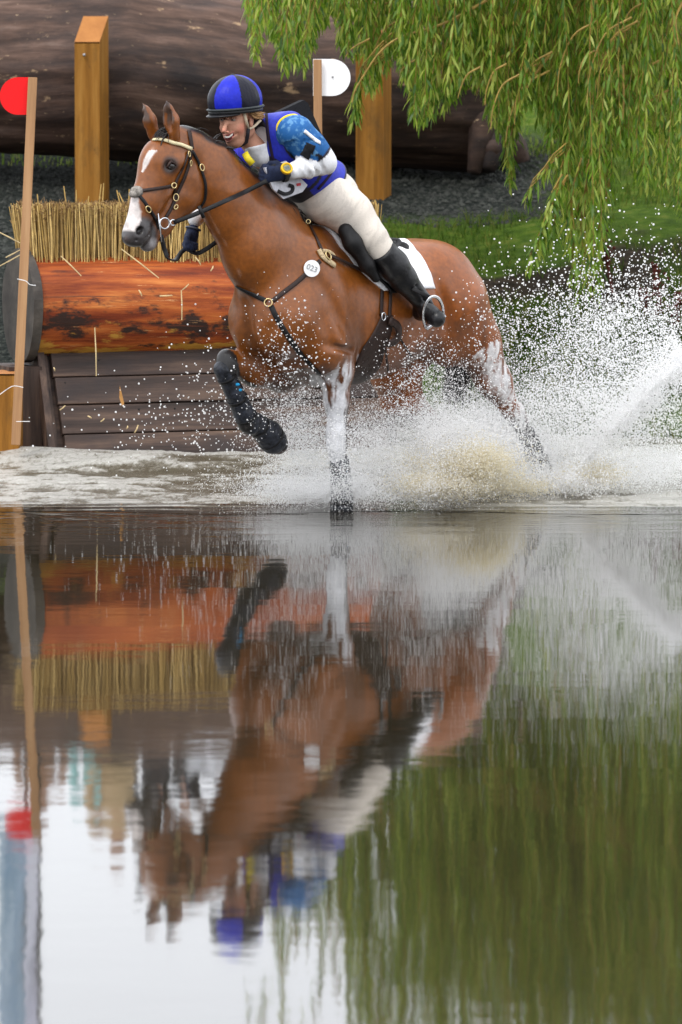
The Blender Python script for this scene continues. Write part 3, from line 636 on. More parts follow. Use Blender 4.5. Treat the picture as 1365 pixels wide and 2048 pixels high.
# off hind: under the belly
hf.chain(pts((840, 650, -.14, .16), (792, 745, -.15, .125), (805, 800, -.16, .10), (868, 856, -.16, .062)), k=.06)
hf.chain(pts((882, 858, -.16, .060), (886, 872, -.16, .052)), k=.03)
hf.chain(pts((895, 885, -.16, .042), (925, 950, -.16, .036), (930, 972, -.16, .048), (936, 1000, -.16, .055)), k=.03)
# neck
hf.chain(pts((566, 560, 0, .265), (520, 492, 0, .232)), .68, .10)
hf.chain(pts((520, 492, 0, .225), (468, 412, 0, .172), (420, 350, 0, .138), (388, 310, 0, .118)), .56, .06)
hf.chain(pts((395, 290, 0, .045), (440, 318, 0, .05), (500, 378, 0, .06), (575, 428, 0, .07)), .8, .06)   # crest
# head
hf.chain(pts((364, 290, 0, .100), (326, 322, 0, .124)), .74, .04)
hf.chain(pts((376, 358, 0, .110), (370, 388, 0, .098)), .70, .04)
hf.chain(pts((320, 337, 0, .116), (296, 400, 0, .090), (276, 446, 0, .068)), .72, .03)
hf.chain(pts((360, 398, 0, .080), (322, 452, 0, .056), (302, 474, 0, .045)), .66, .03)
for sgn in (-1, 1):
    hf.el(J(274, 464, 0)+[0, sgn*.030, 0], (.064, .038, .064), pitch=.4, k=.02)      # nostril wings
    hf.el(J(338, 324, 0)+[0, sgn*.078, .0], (.05, .028, .035), pitch=.5, k=.025)  # brow
    hf.el(J(330, 372, 0)+[0, sgn*.062, .0], (.085, .018, .014), pitch=1.05, k=.02)  # facial crest
hf.el(J(266, 477, 0), (.055, .050, .042), k=.03)
hf.el(J(297, 490, 0), (.046, .038, .032), pitch=.2, k=.02)                           # lower lip
for sgn in (-1, 1):
    e0 = J(342, 331, sgn*.094)
    hf.el(e0, (.026, .016, .019), pitch=.35, k=.015, cut=True)
    e1 = J(281, 462, sgn*.060)
    hf.el(e1, (.022, .024, .015), pitch=.9, k=.010, cut=True)
hf.rc(J(256, 486, 0)+[0, -.06, 0], .004, J(300, 473, 0)+[0, -.06, 0], .004, 1, .006, cut=True)
hf.rc(J(270, 482, .05), .0045, J(312, 462, .055), .004, 1, .008, cut=True)             # mouth line
hf.rc(J(418, 400, .09), .018, J(468, 505, .15), .022, 1, .05, cut=True)                # jugular groove
hf.rc(J(404, 330, .085), .012, J(412, 390, .085), .012, 1, .03, cut=True)              # behind the jowl
hf.rc(J(648, 560, .29), .012, J(712, 690, .31), .012, 1, .06, cut=True)                # behind the shoulder
for a_, b_, r_, k_ in ((J(592, 455, .20), J(556, 590, .28), .010, .05), (J(520, 430, .16), J(560, 520, .22), .010, .06), (J(880, 560, .30), J(904, 668, .28), .012, .06), (J(560, 640, .20), J(520, 690, .12), .010, .05),
                        (J(652, 690, .28), J(703, 702, .27), .008, .04), (J(486, 726, -.06), J(560, 728, -.03), .010, .04), (J(640, 610, .30), J(668, 680, .30), .008, .05), (J(735, 600, .34), J(742, 690, .33), .006, .05)):
    hf.rc(a_, r_, b_, r_, 1, k_, cut=True)
hf.rc((.52, 0, 1.08), .012, (.46, 0, .82), .014, 1, .06, cut=True)
# ears
def ear(bx, by, tx, ty, Y0, Y1):
    a, b_ = J(bx, by, Y0), J(tx, ty, Y1)
    m_ = a*.55+b_*.45
    hf.chain([(a, .033), (m_, .046), (a*.25+b_*.75, .029), (b_, .006)], .75, .012)
    f_ = np.array([.030, .012*np.sign(Y0), 0])
    hf.chain([(a*.8+b_*.2+f_, .012), (m_+f_, .026), (a*.2+b_*.8+f_*.8, .014)], .7, .01) if False else None
    for q, rr in ((.30, .018), (.5, .024), (.7, .018)):
        hf.el(a*(1-q)+b_*q+f_*(1.05-.25*q), (rr, rr*.75, .05), k=.006, cut=True)
ear(350, 272, 334, 202, .068, .075)
ear(308, 270, 286, 207, -.068, -.08)
HV, HQ = hf.mesh(); HV = smoothmesh(HV, HQ, 2, .45); HN = vnormals(HV, HQ); HV = HV+HN*(.010*(fbm(HV*8.5+2, 2)-.5))[:, None]; HN = vnormals(HV, HQ)
# colours of the coat and markings, in horse coordinates
X, Y, Z = HV.T
base = np.array([.200, .058, .0070]); C = np.tile(base, (len(HV), 1))
_cl = np.array([J(372, 258, 0), J(410, 270, 0), J(450, 298, 0), J(500, 350, 0), J(545, 393, 0), J(595, 424, 0)])
n1 = fbm(HV*6)[:, None]; C = C*(.80+.4*n1)
red = sst(.1, -.9, X)*.25; C[:, 0] *= 1+red*.3
BLK = np.array([.012, .010, .010])
def paint(mask, col):
    global C
    m = np.clip(mask, 0, 1)[:, None]; C = C*(1-m)+np.array(col)*m
def dist(p): return np.linalg.norm(HV-np.array(p), axis=1)
def near_seg(a, b):
    a, b = np.array(a), np.array(b); ba = b-a; t = np.clip(((HV-a)@ba)/(ba@ba), 0, 1); return np.linalg.norm(HV-a-t[:, None]*ba, axis=1), t
# dark legs (a bay's points)
isN = (Y > .02); isO = (Y < -.02)
nz = .06*(fbm(HV*14+5)-.5)
paint(sst(.62, .50, Z+nz)*(X > -.35)*isN*(X < .6)*sst(.0, .03, Y), [.035, .018, .012])
kne = J(455, 725, -.17)
paint((near_seg(J(452, 724, -.17), J(450, 735, -.17))[0] < .068)*1., BLK*1.5)
d_, t_ = near_seg(J(455, 752, -.17), J(556, 888, -.17)); d2_, _t = near_seg(J(560, 745, -.15), J(480, 732, -.165)); paint((d_ < .16)*(d_ < d2_-.01)*isO*(X > -.1)+(d_ < .14)*(Z < .56)*isO*(X > -.1), BLK)
paint(sst(.50, .36, Z+nz)*(X < -.6), BLK*1.6)
# muzzle
mz = J(276, 470, 0); d_ = np.linalg.norm((HV-mz)*[1, 1, 1], axis=1)
paint(sst(.125, .085, d_+nz*.5), [.040, .034, .034])
d_ = np.linalg.norm(HV-J(296, 490, 0), axis=1); paint(sst(.06, .03, d_+nz*.4), [.22, .20, .20])
# white blaze on the nose, star on the brow: on the front of the face
t0, t1 = J(262, 385, 0), J(247, 462, 0); d_, t_ = near_seg(t0, t1)
fr = (HN[:, 0] > -.2)
paint(sst(.050, .036, np.abs(Y-.012+.02*(fbm(HV*25)-.5))/(.45+.75*t_))*(d_ < .075)*sst(.02, .10, t_)*sst(1., .93, t_)*fr, [.62, .56, .53])
sp = J(300, 322, 0); dd = np.abs(Y-.03-(Z-sp[2])*.25)
paint(sst(.019, .011, dd/(.3+.7*sst(-.07, .0, Z-sp[2])))*(np.abs(Z-sp[2]) < .055)*(HN[:, 0] > .1)*(X > sp[0]-.12), [.62, .56, .53])
# eye surrounds, nostril inside, ears inside
for sgn in (-1, 1):
    paint(sst(.062, .030, dist(J(342, 331, sgn*.094))), [.03, .016, .012])
    paint(sst(.034, .022, dist(J(281, 462, sgn*.056))), [.010, .007, .007])
ze = J(330, 262, 0)[2]; paint(sst(ze+.02, ze+.07, Z+nz)*(X > .7)*(HN[:, 0] > .25), [.06, .03, .018])
paint(sst(ze+.115, ze+.15, Z)*(X > .7), [.03, .015, .012])
# belly and undersides of the legs: shade painted into the coat colour
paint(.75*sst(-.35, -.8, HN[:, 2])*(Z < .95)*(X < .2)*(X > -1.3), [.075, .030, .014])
for i in range(5):
    d_, t_ = near_seg(_cl[i], _cl[i+1]); paint(sst(.075, .045, d_+nz*.6), BLK*1.2)
wet = fbm(np.stack([X*9, Y*9, Z*1.6], 1)+21)
C *= 1-.42*(sst(.50, .62, wet)*sst(1.25, .85, Z))[:, None]
vn_ = fbm(HV*16+31); C *= (1+.16*(vn_-.5))[:, None]
# white lather on the near fore and the near hind
lt = .6*fbm(np.stack([X*30, Y*30, Z*5], 1)+3)+.4*fbm(np.stack([X*75, Y*75, Z*10], 1)+8)
la = J(668, 705, .17); lb = J(684, 880, .155)
d_, t_ = near_seg(la, lb); front = sst(.0, .55, HN[:, 0]*.85+HN[:, 1]*.35)
paint((d_ < .14)*isN*sst(.0, .12, t_)*front*sst(.42, .54, lt+.20*t_)*.9, [.72, .72, .74])
lc, ld = J(975, 720, .24), J(1035, 830, .2); d_, t_ = near_seg(lc, ld)
paint((d_ < .12)*isN*sst(.35, .8, HN[:, 1])*sst(.40, .52, lt)*.85, [.72, .72, .73])
horse = empty('horse', Bv((0, 0, 0)), 'bay horse with white blaze galloping through the water, one foreleg lifted', 'horse')
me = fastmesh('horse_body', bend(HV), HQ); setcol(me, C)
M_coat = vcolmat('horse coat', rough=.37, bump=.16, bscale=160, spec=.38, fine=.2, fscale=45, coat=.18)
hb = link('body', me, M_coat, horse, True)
M_eye = pmat('horse eye', (.012, .006, .004), rough=.05, amt=.2, spec=.8)
for sgn in (-1, 1):
    m = MB(); m.sphere(Bv(J(342, 331, sgn*.080)), .0235, 16, 12); m.build('eye', M_eye, horse, True)
    m = MB()
    a, b_, c_ = J(333, 336, sgn*.101), J(342, 322.5, sgn*.106), J(353, 331, sgn*.098)
    m.tube([Bv(a), Bv((a+b_)/2+[0, sgn*.003, .002]), Bv(b_), Bv((b_+c_)/2+[0, sgn*.003, .002]), Bv(c_)], [.003, .006, .007, .006, .003], 6)
    m.build('eyelid', pmat('horse eyelid', (.03, .014, .01), rough=.5), horse, True)
# finding the skin of the horse: used to lay tack on it
from mathutils.bvhtree import BVHTree
_BW = bend(HV); BVW = BVHTree.FromPolygons([tuple(v) for v in _BW], [tuple(int(i) for i in q) for q in HQ])
BVH_ = BVHTree.FromPolygons([tuple(v) for v in HV], [tuple(int(i) for i in q) for q in HQ])
BN = vnormals(_BW, HQ)
def surf(px, py, off=0.0):
    o = Vector((0, 0, CAMZ)); d = (P(px, py, 25)-o).normalized(); h = BVW.ray_cast(o+d*15, d)
    if h[0] is None:
        h = BVW.find_nearest(P(px, py, 25.0))
    n = Vector(BN[HQ[h[2]]].mean(0)).normalized(); return h[0]+n*off, n
def polar(X, th, off=0.0, zc=1.05):
    """skin point at station X, th degrees from the top round to the left side"""
    d = Vector((0, math.sin(math.radians(th)), math.cos(math.radians(th)))); o = Vector((X, 0, zc))+d*.9
    h = BVH_.ray_cast(o, -d, .9)
    if h[0] is None: q = Vector((X, 0, zc))+d*.3; n = d
    else: q, n = h[0], Vector(HN[HQ[h[2]]].mean(0)).normalized()
    return q+n*off, n
def unbend(p):
    """world point back to horse coordinates (nearest skin vertex + offset ignored)"""
    i = np.argmin(((_BW-np.array(p))**2).sum(1)); return HV[i]
def strap(m, pl, wd, th=.004, off=.004, ends=True):
    """flat strap lying on the skin along a line of sighted points"""
    q = spline(pl, 6); hits = [surf(p[0], p[1], off) for p in q]
    ps = [np.array(h[0]) for h in hits]; ns = [np.array(h[1]) for h in hits]
    for _ in range(2):
        ps = [ps[0]]+[(ps[i-1]+2*ps[i]+ps[i+1])/4 for i in range(1, len(ps)-1)]+[ps[-1]]
        ns = [ns[0]]+[(ns[i-1]+2*ns[i]+ns[i+1])/4 for i in range(1, len(ns)-1)]+[ns[-1]]
    m.tube(ps, 1.0, 8, flat=(wd*.5, th), up=[Vector(n) for n in ns])
# hair: mane, forelock, tail as many thin locks
M_mane = pmat('mane hair', (.016, .012, .011), rough=.5, scale=60, amt=.5, spec=.4)
def lock(m, p0, dirs, n, r, sag, seed):
    p = np.array(p0, float); pts_ = [Bv(p)]; d = np.array(dirs, float)
    for i in range(n):
        d = d+np.array([0, 0, -sag]); d /= np.linalg.norm(d); p = p+d*.022; pts_.append(Bv(p))
    m.tube(pts_, [r*(1-.75*i/n) for i in range(n+1)], 4, cap=False)
m = MB()
cr = [J(372, 262, 0), J(410, 272, 0), J(450, 300, 0), J(500, 352, 0), J(545, 395, 0), J(590, 424, 0)]
for i in range(1100):
    t = random.random()*(len(cr)-1.001); k = int(t); q = cr[k]*(1-(t-k))+cr[k+1]*(t-k)
    q = q+np.array([random.gauss(0, .012), random.gauss(0, .014), -.010])
    lock(m, q, (random.gauss(-.55, .3), random.gauss(-.65, .5), random.uniform(.1, .6)), random.randint(3, 5), random.uniform(.004, .008), .38, i)
m.build('mane', M_mane, horse, True)
m = MB()
for i in range(90):
    q = J(338+random.uniform(-12, 14), 262+random.uniform(-6, 8), random.gauss(0, .03))
    lock(m, q, (random.uniform(.2, .8), random.gauss(-.25, .3), random.uniform(-.1, .5)), random.randint(3, 5), random.uniform(.003, .007), .45, i)
m.build('forelock', M_mane, horse, True)
m = MB()
for i in range(380):
    a = random.gauss(0, .028); q = np.array([-1.15+random.gauss(0, .02), a, 1.18+random.gauss(0, .03)]); ps = [Bv(q)]
    dv = np.array([-.5, random.gauss(-.1, .12), random.uniform(-.1, .15)]); n_ = random.randint(18, 27)
    for k in range(n_):
        dv = dv+np.array([.05*math.sin(k*.4), random.gauss(-.040, .03), -.3]); dv /= np.linalg.norm(dv); q = q+dv*.027; ps.append(Bv(q))
    m.tube(ps, [.007*(1-.8*k/n_)+.001 for k in range(n_+1)], 4, cap=False)
m.build('tail', M_mane, horse, True)
# ================================================================ RIDER
rider = empty('person', Bv((-.3, 0, 1.45)), 'rider in blue vest and blue and black helmet cover leaning over the horse neck, smiling', 'person')
def N3(v): v = np.array(v, float); return v/np.linalg.norm(v)
def hand(f, wrist, d, up, side, k=.008, r=.013):
    """closed gloved hand: palm, four bent fingers, thumb; d wrist->knuckles, up thumb side, side back of the hand"""
    d, up, side = N3(d), N3(up), N3(side); w_ = np.array(wrist)
    kc = w_+d*.085
    f.rc(w_, .034, w_+d*.03, .034, 1, .02)
    for q in (-.028, -.010, .010, .028): f.rc(w_+d*.03+up*q*.6, .020, kc+up*q, .017, 1, .02)
    for i, (q, ln) in enumerate(((.030, .95), (.010, 1.05), (-.010, 1.0), (-.030, .82))):
        a = kc+up*q; b = a+(d*.55-side*.5)*.042*ln; c = b+(-side*.9-d*.25)*.026*ln; e = c+(-d*.95)*.024*ln
        f.chain([(a, r+.002), (b, r), (c, r-.001), (e, r-.003)], 1, .004)
    a = w_+d*.025+up*.030-side*.012; b = a+(d*.75+up*.5-side*.35)*.036; c = b+(d*.9-side*.5)*.030
    f.chain([(a, .016), (b, .014), (c, .011)], 1, .008)
lo = (-.62, -.52, .45); hi = (.86, .56, 2.18)
rf = Field(lo, hi, .0068)
# trunk
rf.chain(pts((552, 296, 0, .125), (600, 342, 0, .120), (650, 385, 0, .130)), 1.15, .05)
rf.chain(pts((535, 268, .0, .055), (545, 285, 0, .08)), 1.3, .04)
rf.rc(J(548, 262, -.15), .060, J(582, 262, .15), .070, 1, .06)
rf.el(J(672, 398, .07), (.13, .12, .13), k=.06); rf.el(J(655, 398, -.07), (.13, .12, .13), k=.06)
# legs
rf.chain(pts((655, 400, .09, .135), (703, 428, .19, .112), (742, 474, .29, .082), (764, 502, .335, .066)), k=.05)
rf.chain(pts((764, 502, .335, .066), (810, 560, .365, .052), (846, 606, .385, .040)), k=.03)
aF = J(846, 606, .385); rf.chain([(aF, .040), (aF+[.02, .09, -.065], .032)], k=.02)
mir = np.array([1, -1, 1.])
Lg = pts((655, 400, .09, .135), (703, 428, .19, .112), (742, 474, .29, .082), (764, 502, .335, .066), (810, 560, .365, .052), (846, 606, .385, .040))
rf.chain([(p*mir, r) for p, r in Lg], k=.05); rf.chain([(aF*mir, .040), ((aF+[.02, .09, -.065])*mir, .032)], k=.02)
# near arm
sh, el_, wr = J(594, 266, .19), J(650, 326, .26), J(572, 345, .19)
rf.chain([(sh, .088), (sh*.5+el_*.5+[0, 0, -.006], .076), (sh*.2+el_*.8, .064)], k=.05); rf.chain([(sh*.2+el_*.8, .062), (el_, .056)], k=.03)
rf.chain([(el_, .056), (el_*.55+wr*.45, .054), (wr*.85+el_*.15, .044)], k=.03)
# far arm, passing down the off side of the neck
shR, elR, wrR = J(535, 268, -.17), J(452, 352, -.30), J(392, 437, -.235)
rf.chain([(shR, .080), (elR, .056), (wrR, .044)], k=.04)
for q in (.3, .5, .68, .84):                                     # sleeve folds
    c_ = el_*(1-q)+wr*q; rf.rc(c_+[.02, .05, .035], .004, c_+[-.03, .05, -.045], .004, 1, .022, cut=True)
RV, RQ = rf.mesh(); RV = smoothmesh(RV, RQ, 2, .5); RN = vnormals(RV, RQ)
def creases(a, b, lo_, hi_, amp, fr):
    a, b = np.array(a), np.array(b); ba = b-a; L_ = np.linalg.norm(ba); t = ((RV-a)@ba)/L_**2; d = np.linalg.norm(RV-a-np.clip(t, 0, 1)[:, None]*ba, axis=1)
    n = fbm(np.stack([t*L_*fr+RV[:, 2]*fr*.25, RV[:, 1]*4, RV[:, 0]*4+9], 1), 2); r = 1-np.abs(n-.5)*5; return RN*(amp*np.clip(r, 0, 1)*(d < .16)*sst(lo_-.1, lo_+.1, t)*sst(hi_+.1, hi_-.1, t))[:, None]
RV = RV-creases(J(655, 400, .09), J(764, 502, .335), .1, .95, .006, 26)
RV = RV-creases(el_, wr, .0, 1.0, .007, 30)*(np.linalg.norm(RV-(el_+wr)/2, axis=1) < .17)[:, None]
RN = vnormals(RV, RQ)
HC = J(478, 232, 0)
def HR(p, a=math.radians(22)):
    """turn of the head on the neck, fading out down the neck"""
    p = np.asarray(p, float); w_ = sst(-.20, -.08, p[..., 2]-HC[2]+0*p[..., 0]) if p.ndim > 1 else float(sst(-.20, -.08, p[2]-HC[2]))
    x, y = p[..., 0]-HC[0], p[..., 1]; ca, sa = np.cos(a*w_), np.sin(a*w_)
    return np.stack([HC[0]+x*ca-y*sa+.012*w_, x*sa+y*ca, p[..., 2]], -1)
# head and neck at a finer grain, running into the collar
hf2 = Field(J(480, 215, 0)+[-.22, -.16, -.36], J(480, 215, 0)+[.24, .16, .19], .0036)
hf2.el(J(480, 212, 0), (.115, .084, .105), k=.03)
hf2.chain(pts((463, 240, 0, .066), (468, 262, 0, .053), (473, 275, 0, .040)), .95, .03)
hf2.chain(pts((471, 284, 0, .026), (465, 284, 0, .023)), 1.1, .03)
for sgn in (-1, 1):
    hf2.el(J(459, 256, 0)+[0, sgn*.040, 0], (.026, .020, .022), k=.02)
    hf2.rc(J(489, 262, 0)+[0, sgn*.055, 0], .022, J(470, 284, 0)+[0, sgn*.018, 0], .018, 1, .03)
    hf2.el(J(447, 238, 0)+[.010, sgn*.032, .0], (.018, .019, .011), k=.012, cut=True)
    hf2.el(J(452, 229, 0)+[.018, sgn*.030, .0], (.016, .030, .009), k=.012)
hf2.chain(pts((447, 238, 0, .009), (439, 255, 0, .0095), (436.5, 261, 0, .012)), .9, .010)
for sgn in (-1, 1): hf2.el(J(441, 264, 0)+[-.002, sgn*.013, 0], (.010, .007, .007), k=.006)
hf2.el(J(456, 272, 0), (.018, .032, .022), k=.02)
mc = J(449, 273.5, 0)
hf2.chain([(mc+[-.022, -.034, .012], .0045), (mc+[.004, -.018, -.001], .0085), (mc+[.010, 0, -.004], .0095), (mc+[.004, .018, -.001], .0085), (mc+[-.022, .034, .012], .0045)], 1, .002) if False else None
def cutchain(f, p, k):
    for (a, ra), (b, rb) in zip(p[:-1], p[1:]): f.rc(a, ra, b, rb, 1, k, cut=True)
cutchain(hf2, [(mc+[-.016, -.033, .013], .0035), (mc+[.004, -.018, 0], .0095), (mc+[.010, 0, -.004], .0115), (mc+[.004, .018, 0], .0095), (mc+[-.016, .033, .013], .0035)], .003)
for sgn in (-1, 1):                                              # smile folds
    cutchain(hf2, [(J(443, 260, 0)+[-.006, sgn*.024, 0], .002), (J(454, 269, 0)+[-.004, sgn*.046, 0], .0025), (J(461, 278, 0)+[-.004, sgn*.043, -.004], .002)], .008)
for sgn in (-1, 1):
    e_ = J(500, 243, .078)*[1, sgn, 1]; hf2.el(e_, (.022, .011, .033), pitch=-.2, yaw=.3*sgn, k=.008); hf2.el(e_+[.004, sgn*.012, .004], (.011, .007, .019), pitch=-.2, k=.005, cut=True)
hf2.chain(pts((494, 258, 0, .060), (515, 292, 0, .062), (532, 312, 0, .075)), 1, .03)
FV, FQ = hf2.mesh(); FV = smoothmesh(FV, FQ, 1, .35); FN = vnormals(FV, FQ)
def seg(V, a, b):
    a, b = np.array(a), np.array(b); ba = b-a; t = np.clip(((V-a)@ba)/(ba@ba), 0, 1); return np.linalg.norm(V-a-t[:, None]*ba, axis=1), t
SKIN, SHIRT, BLUE, BREECH = np.array([.50, .25, .165]), np.array([.78, .78, .80]), np.array([.012, .10, .30]), np.array([.62, .56, .49])
CR = np.tile(SHIRT, (len(RV), 1))
def pr(m, c):
    m = np.clip(m, 0, 1)[:, None]; CR[:] = CR*(1-m)+np.array(c)*m
dA, tA = seg(RV, sh, el_); dB, tB = seg(RV, el_, wr)
up_ = (dA < .125)*(RV[:, 1] > .07)
pr(up_*(tA < .80)*(dA < dB+.02), BLUE); pr(up_*(tA < .80)*(tA > .74)*(dA < dB+.02), [.02, .012, .02])
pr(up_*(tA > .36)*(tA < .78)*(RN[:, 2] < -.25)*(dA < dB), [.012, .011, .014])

pr(.6*up_*(tA < .6)*sst(.56, .64, fbm(RV*55))*(dA < .12)*(dA < dB), [.14, .32, .52])
dR, tR = seg(RV, shR, elR); pr((dR < .12)*(tR < .75)*(RV[:, 1] < -.1), [.02, .018, .36])
hipz = J(655, 395, 0); ax_ = N3(J(650, 385, 0)-J(552, 296, 0)); sgd = (RV-J(604, 350, 0))@ax_
legd = np.minimum(seg(RV, Lg[0][0], Lg[3][0])[0], seg(RV, Lg[0][0]*mir, Lg[3][0]*mir)[0])
pr((sgd > 0)*(dB > .075)*(dA > .10), BREECH); pr((legd < .14)*(dB > .085)*(RV[:, 2] < J(700, 400, .2)[2]), BREECH)
fo = fbm(np.stack([sgd*60, RV[:, 1]*8, RV[:, 2]*12], 1)); CR *= (1-.10*(fo > .6)[:, None]*((sgd > 0) & (dB > .08))[:, None])
CF = np.tile(SKIN, (len(FV), 1)); n_ = fbm(FV*60)[:, None]; CF *= .9+.2*n_
def pf(m, c):
    m = np.clip(m, 0, 1)[:, None]; CF[:] = CF*(1-m)+np.array(c)*m
for sgn in (-1, 1):
    pf(.55*sst(.045, .015, np.linalg.norm(FV-(J(461, 257, 0)+[.0, sgn*.048, 0]), axis=1)), [.58, .17, .11])
    e_ = J(447, 238, 0)+[.0, sgn*.032, .0]; pf(.55*sst(.030, .012, np.linalg.norm((FV-e_)*[1, .8, 1.2], axis=1)), [.16, .07, .05])
    b_ = J(450, 231, 0)+[.012, sgn*.032, .003]; pf(.8*(np.abs(FV[:, 2]-b_[2]-.002) < .0045)*(np.abs(FV[:, 1]-b_[1]) < .020)*(FV[:, 0] > b_[0]-.03), [.22, .12, .06])
pf(.7*sst(.022, .012, np.linalg.norm((FV-(J(437, 262, 0)))*[1, .8, 1], axis=1)), [.56, .22, .15])
ml = np.linalg.norm((FV-(mc+[.008, 0, -.001]))*[.6, .50, 1.25], axis=1); pf(sst(.0185, .0145, ml)*(FV[:, 0] > mc[0]-.03), [.45, .13, .11])
pf((np.linalg.norm((FV-(mc+[-.002, 0, -.001]))*[.8, .45, 1.6], axis=1) < .0125)*(FN[:, 0] < .75), [.10, .02, .02])
o_ = len(RV); AV = np.vstack([RV, HR(FV)]); AQ = np.vstack([RQ, FQ+o_])
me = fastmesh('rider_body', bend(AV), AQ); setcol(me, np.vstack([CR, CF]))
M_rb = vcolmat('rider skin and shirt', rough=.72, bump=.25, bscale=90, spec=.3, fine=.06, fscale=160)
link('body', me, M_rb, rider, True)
_FW = bend(HR(FV)); BVF = BVHTree.FromPolygons([tuple(v) for v in _FW], [tuple(int(i) for i in q) for q in FQ])
def faceline(pl, off, n=6):
    o = Vector((0, 0, CAMZ)); r = []
    for x, y in spline(pl, n):
        d = (P(x, y, 25)-o).normalized(); h = BVF.ray_cast(o+d*15, d)
        if h[0] is not None: r.append(h[0]-d*off)
    return r
for nm, pl, wd, th, mt in (('mouth', [(449.5, 274.5), (455, 277.5), (461, 275), (468, 267)], .019, .0012, pmat('inside of mouth', (.12, .022, .02), rough=.4)),
                           ('upper_lip', [(447, 268.5), (452, 269.8), (460, 267.5), (470, 262)], .0070, .0028, pmat('lip', (.46, .17, .13), rough=.45, amt=.1)),
                           ('lower_lip', [(451, 281.5), (456, 283), (463, 279.5), (469, 268.5)], .0075, .0036, pmat('lip', (.50, .19, .15), rough=.4, amt=.1)),
                           ('teeth', [(450, 273), (455, 274.6), (460, 272.8), (466, 267.8)], .0100, .0022, pmat('teeth', (.80, .77, .70), rough=.5, amt=.02))):
    r = faceline(pl, .0015); m = MB(); m.tube(r, [.35]+[.8]+[1.]*(len(r)-4)+[.8]+[.3], 8, flat=(wd*.5, th), up=Vector((-.3, -1, .1))); m.build(nm, mt, rider, True)
M_brow = pmat('brow and lash', (.10, .055, .03), rough=.8)
for nm, pl, wd in (('eyebrow', [(446, 232), (453, 230.5), (461, 232.5)], .006), ('eyebrow', [(433.5, 234), (437, 232.5)], .005), ('eyelashes', [(447.5, 239.6), (452, 238.4), (458, 240.4)], .0040)):
    r = faceline(pl, .0015)
    if len(r) < 3: continue
    m = MB(); m.tube(r, 1, 6, flat=(wd*.5, .0015), up=Vector((-.3, -1, .1))); m.build(nm, M_brow, rider, True)
for sgn in (-1, 1):
    ec = J(449, 238.5, 0)+[.0, sgn*.030, .001]
    m = MB(); m.sphere(Bv(HR(ec)), .0125, 12, 8); ey = m.build('eye', pmat('rider eye white', (.22, .19, .17), rough=.5, amt=.05), rider, True)
    m = MB(); m.sphere(Bv(HR(ec+[.0085, sgn*.001, -.001])), .0060, 10, 6); m.build('iris', pmat('rider iris', (.02, .018, .016), rough=.1), ey, True)
    m = MB(); m.sphere(Bv(HR(ec+[.001, 0, .0045])), (.0135, .0145, .009), 12, 8); m.build('eyelid', pmat('rider eyelid', (.30, .15, .10)), rider, True)
# gloves
gf = Field(J(540, 355, .18)+[-.16, -.12, -.13], J(540, 355, .18)+[.16, .12, .11], .0042)
kd = J(516, 352, .15)-wr; hand(gf, wr+N3(kd)*.002, kd, (-.1, .35, .9), (.15, .85, -.3), r=.0155)
GV, GQ = gf.mesh(); GV = smoothmesh(GV, GQ, 1, .4)
M_glove = pmat('navy glove fabric', (.012, .018, .045), rough=.85, scale=70, amt=.4, bump=.3, bscale=350)
link('glove', fastmesh('glove_near', bend(GV), GQ), M_glove, rider, True)
gf = Field(J(380, 478, -.22)+[-.13, -.13, -.13], J(380, 478, -.22)+[.13, .13, .13], .0042)
wR2 = J(386, 462, -.235); hand(gf, wR2, J(374, 505, -.20)-wR2, (.9, .2, .1), (-.2, -.9, 0), r=.0155)
GV, GQ = gf.mesh(); link('glove', fastmesh('glove_far', bend(smoothmesh(GV, GQ, 1, .4)), GQ), M_glove, rider, True)
m = MB(); c_ = Bv(wR2); ax = (Bv(wrR)-c_).normalized(); s1 = ax.orthogonal().normalized()
m.torus(c_+ax*.012, .038, .0045, s1, ax.cross(s1), 20, 6); m.build('glove_cuff', pmat('glove cuff', (.10, .11, .14), rough=.8), rider, True)
# watch
wa = (Bv(el_)-Bv(wr)).normalized(); wn = Vector((-.1, -1, .30)); wn = (wn-wa*wn.dot(wa)*.75).normalized(); wa = (wa-wn*wa.dot(wn)).normalized(); wc = Bv(wr+N3(kd)*.012)
m = MB(); s1 = wn; s2 = wa.cross(wn).normalized(); m.tube([wc+(s1*math.cos(a)+s2*math.sin(a))*.046 for a in np.linspace(0, 2*PI, 25)], 1.0, 8, flat=(.012, .003), up=[(s1*math.cos(a)+s2*math.sin(a)) for a in np.linspace(0, 2*PI, 25)], cap=False)
wt = m.build('watch', pmat('watch strap', (.02, .02, .02), rough=.5), rider, True)
fc = wc+wn*.048+wa*.002; wx = wa; wy = wn.cross(wa).normalized()
m = MB(); m.tube([fc-wn*.004, fc+wn*.008], [.031, .031], 28); m.build('watch_case', pmat('yellow watch case', (.72, .40, .01), rough=.35, amt=.08), wt, False)
m = MB(); m.torus(fc+wn*.009, .0265, .0048, wx, wy, 28, 8); m.build('watch_bezel', pmat('yellow watch bezel', (.78, .45, .01), rough=.3, amt=.08), wt, True)
m = MB(); m.tube([fc+wn*.0085, fc+wn*.0105], [.020, .020], 24); m.build('watch_face', pmat('watch face', (.28, .24, .04), rough=.3), wt)
m = MB(); m.box(fc+wn*.0118, wx*.0145, wy*.0115, wn*.0008); m.build('watch_display', pmat('lcd', (.16, .18, .17), rough=.15, amt=.1), wt)
m = MB()
for dx in (-.0085, -.0035, .003, .008):                           # digits on the display
    for dy in (-.005, 0, .005): m.box(fc+wn*.0128+wx*dx+wy*dy, wx*.0016, wy*.0005, wn*.0003)
    for dy in (-.0025, .0025): m.box(fc+wn*.0128+wx*(dx+.0016)+wy*dy, wx*.0004, wy*.002, wn*.0003)
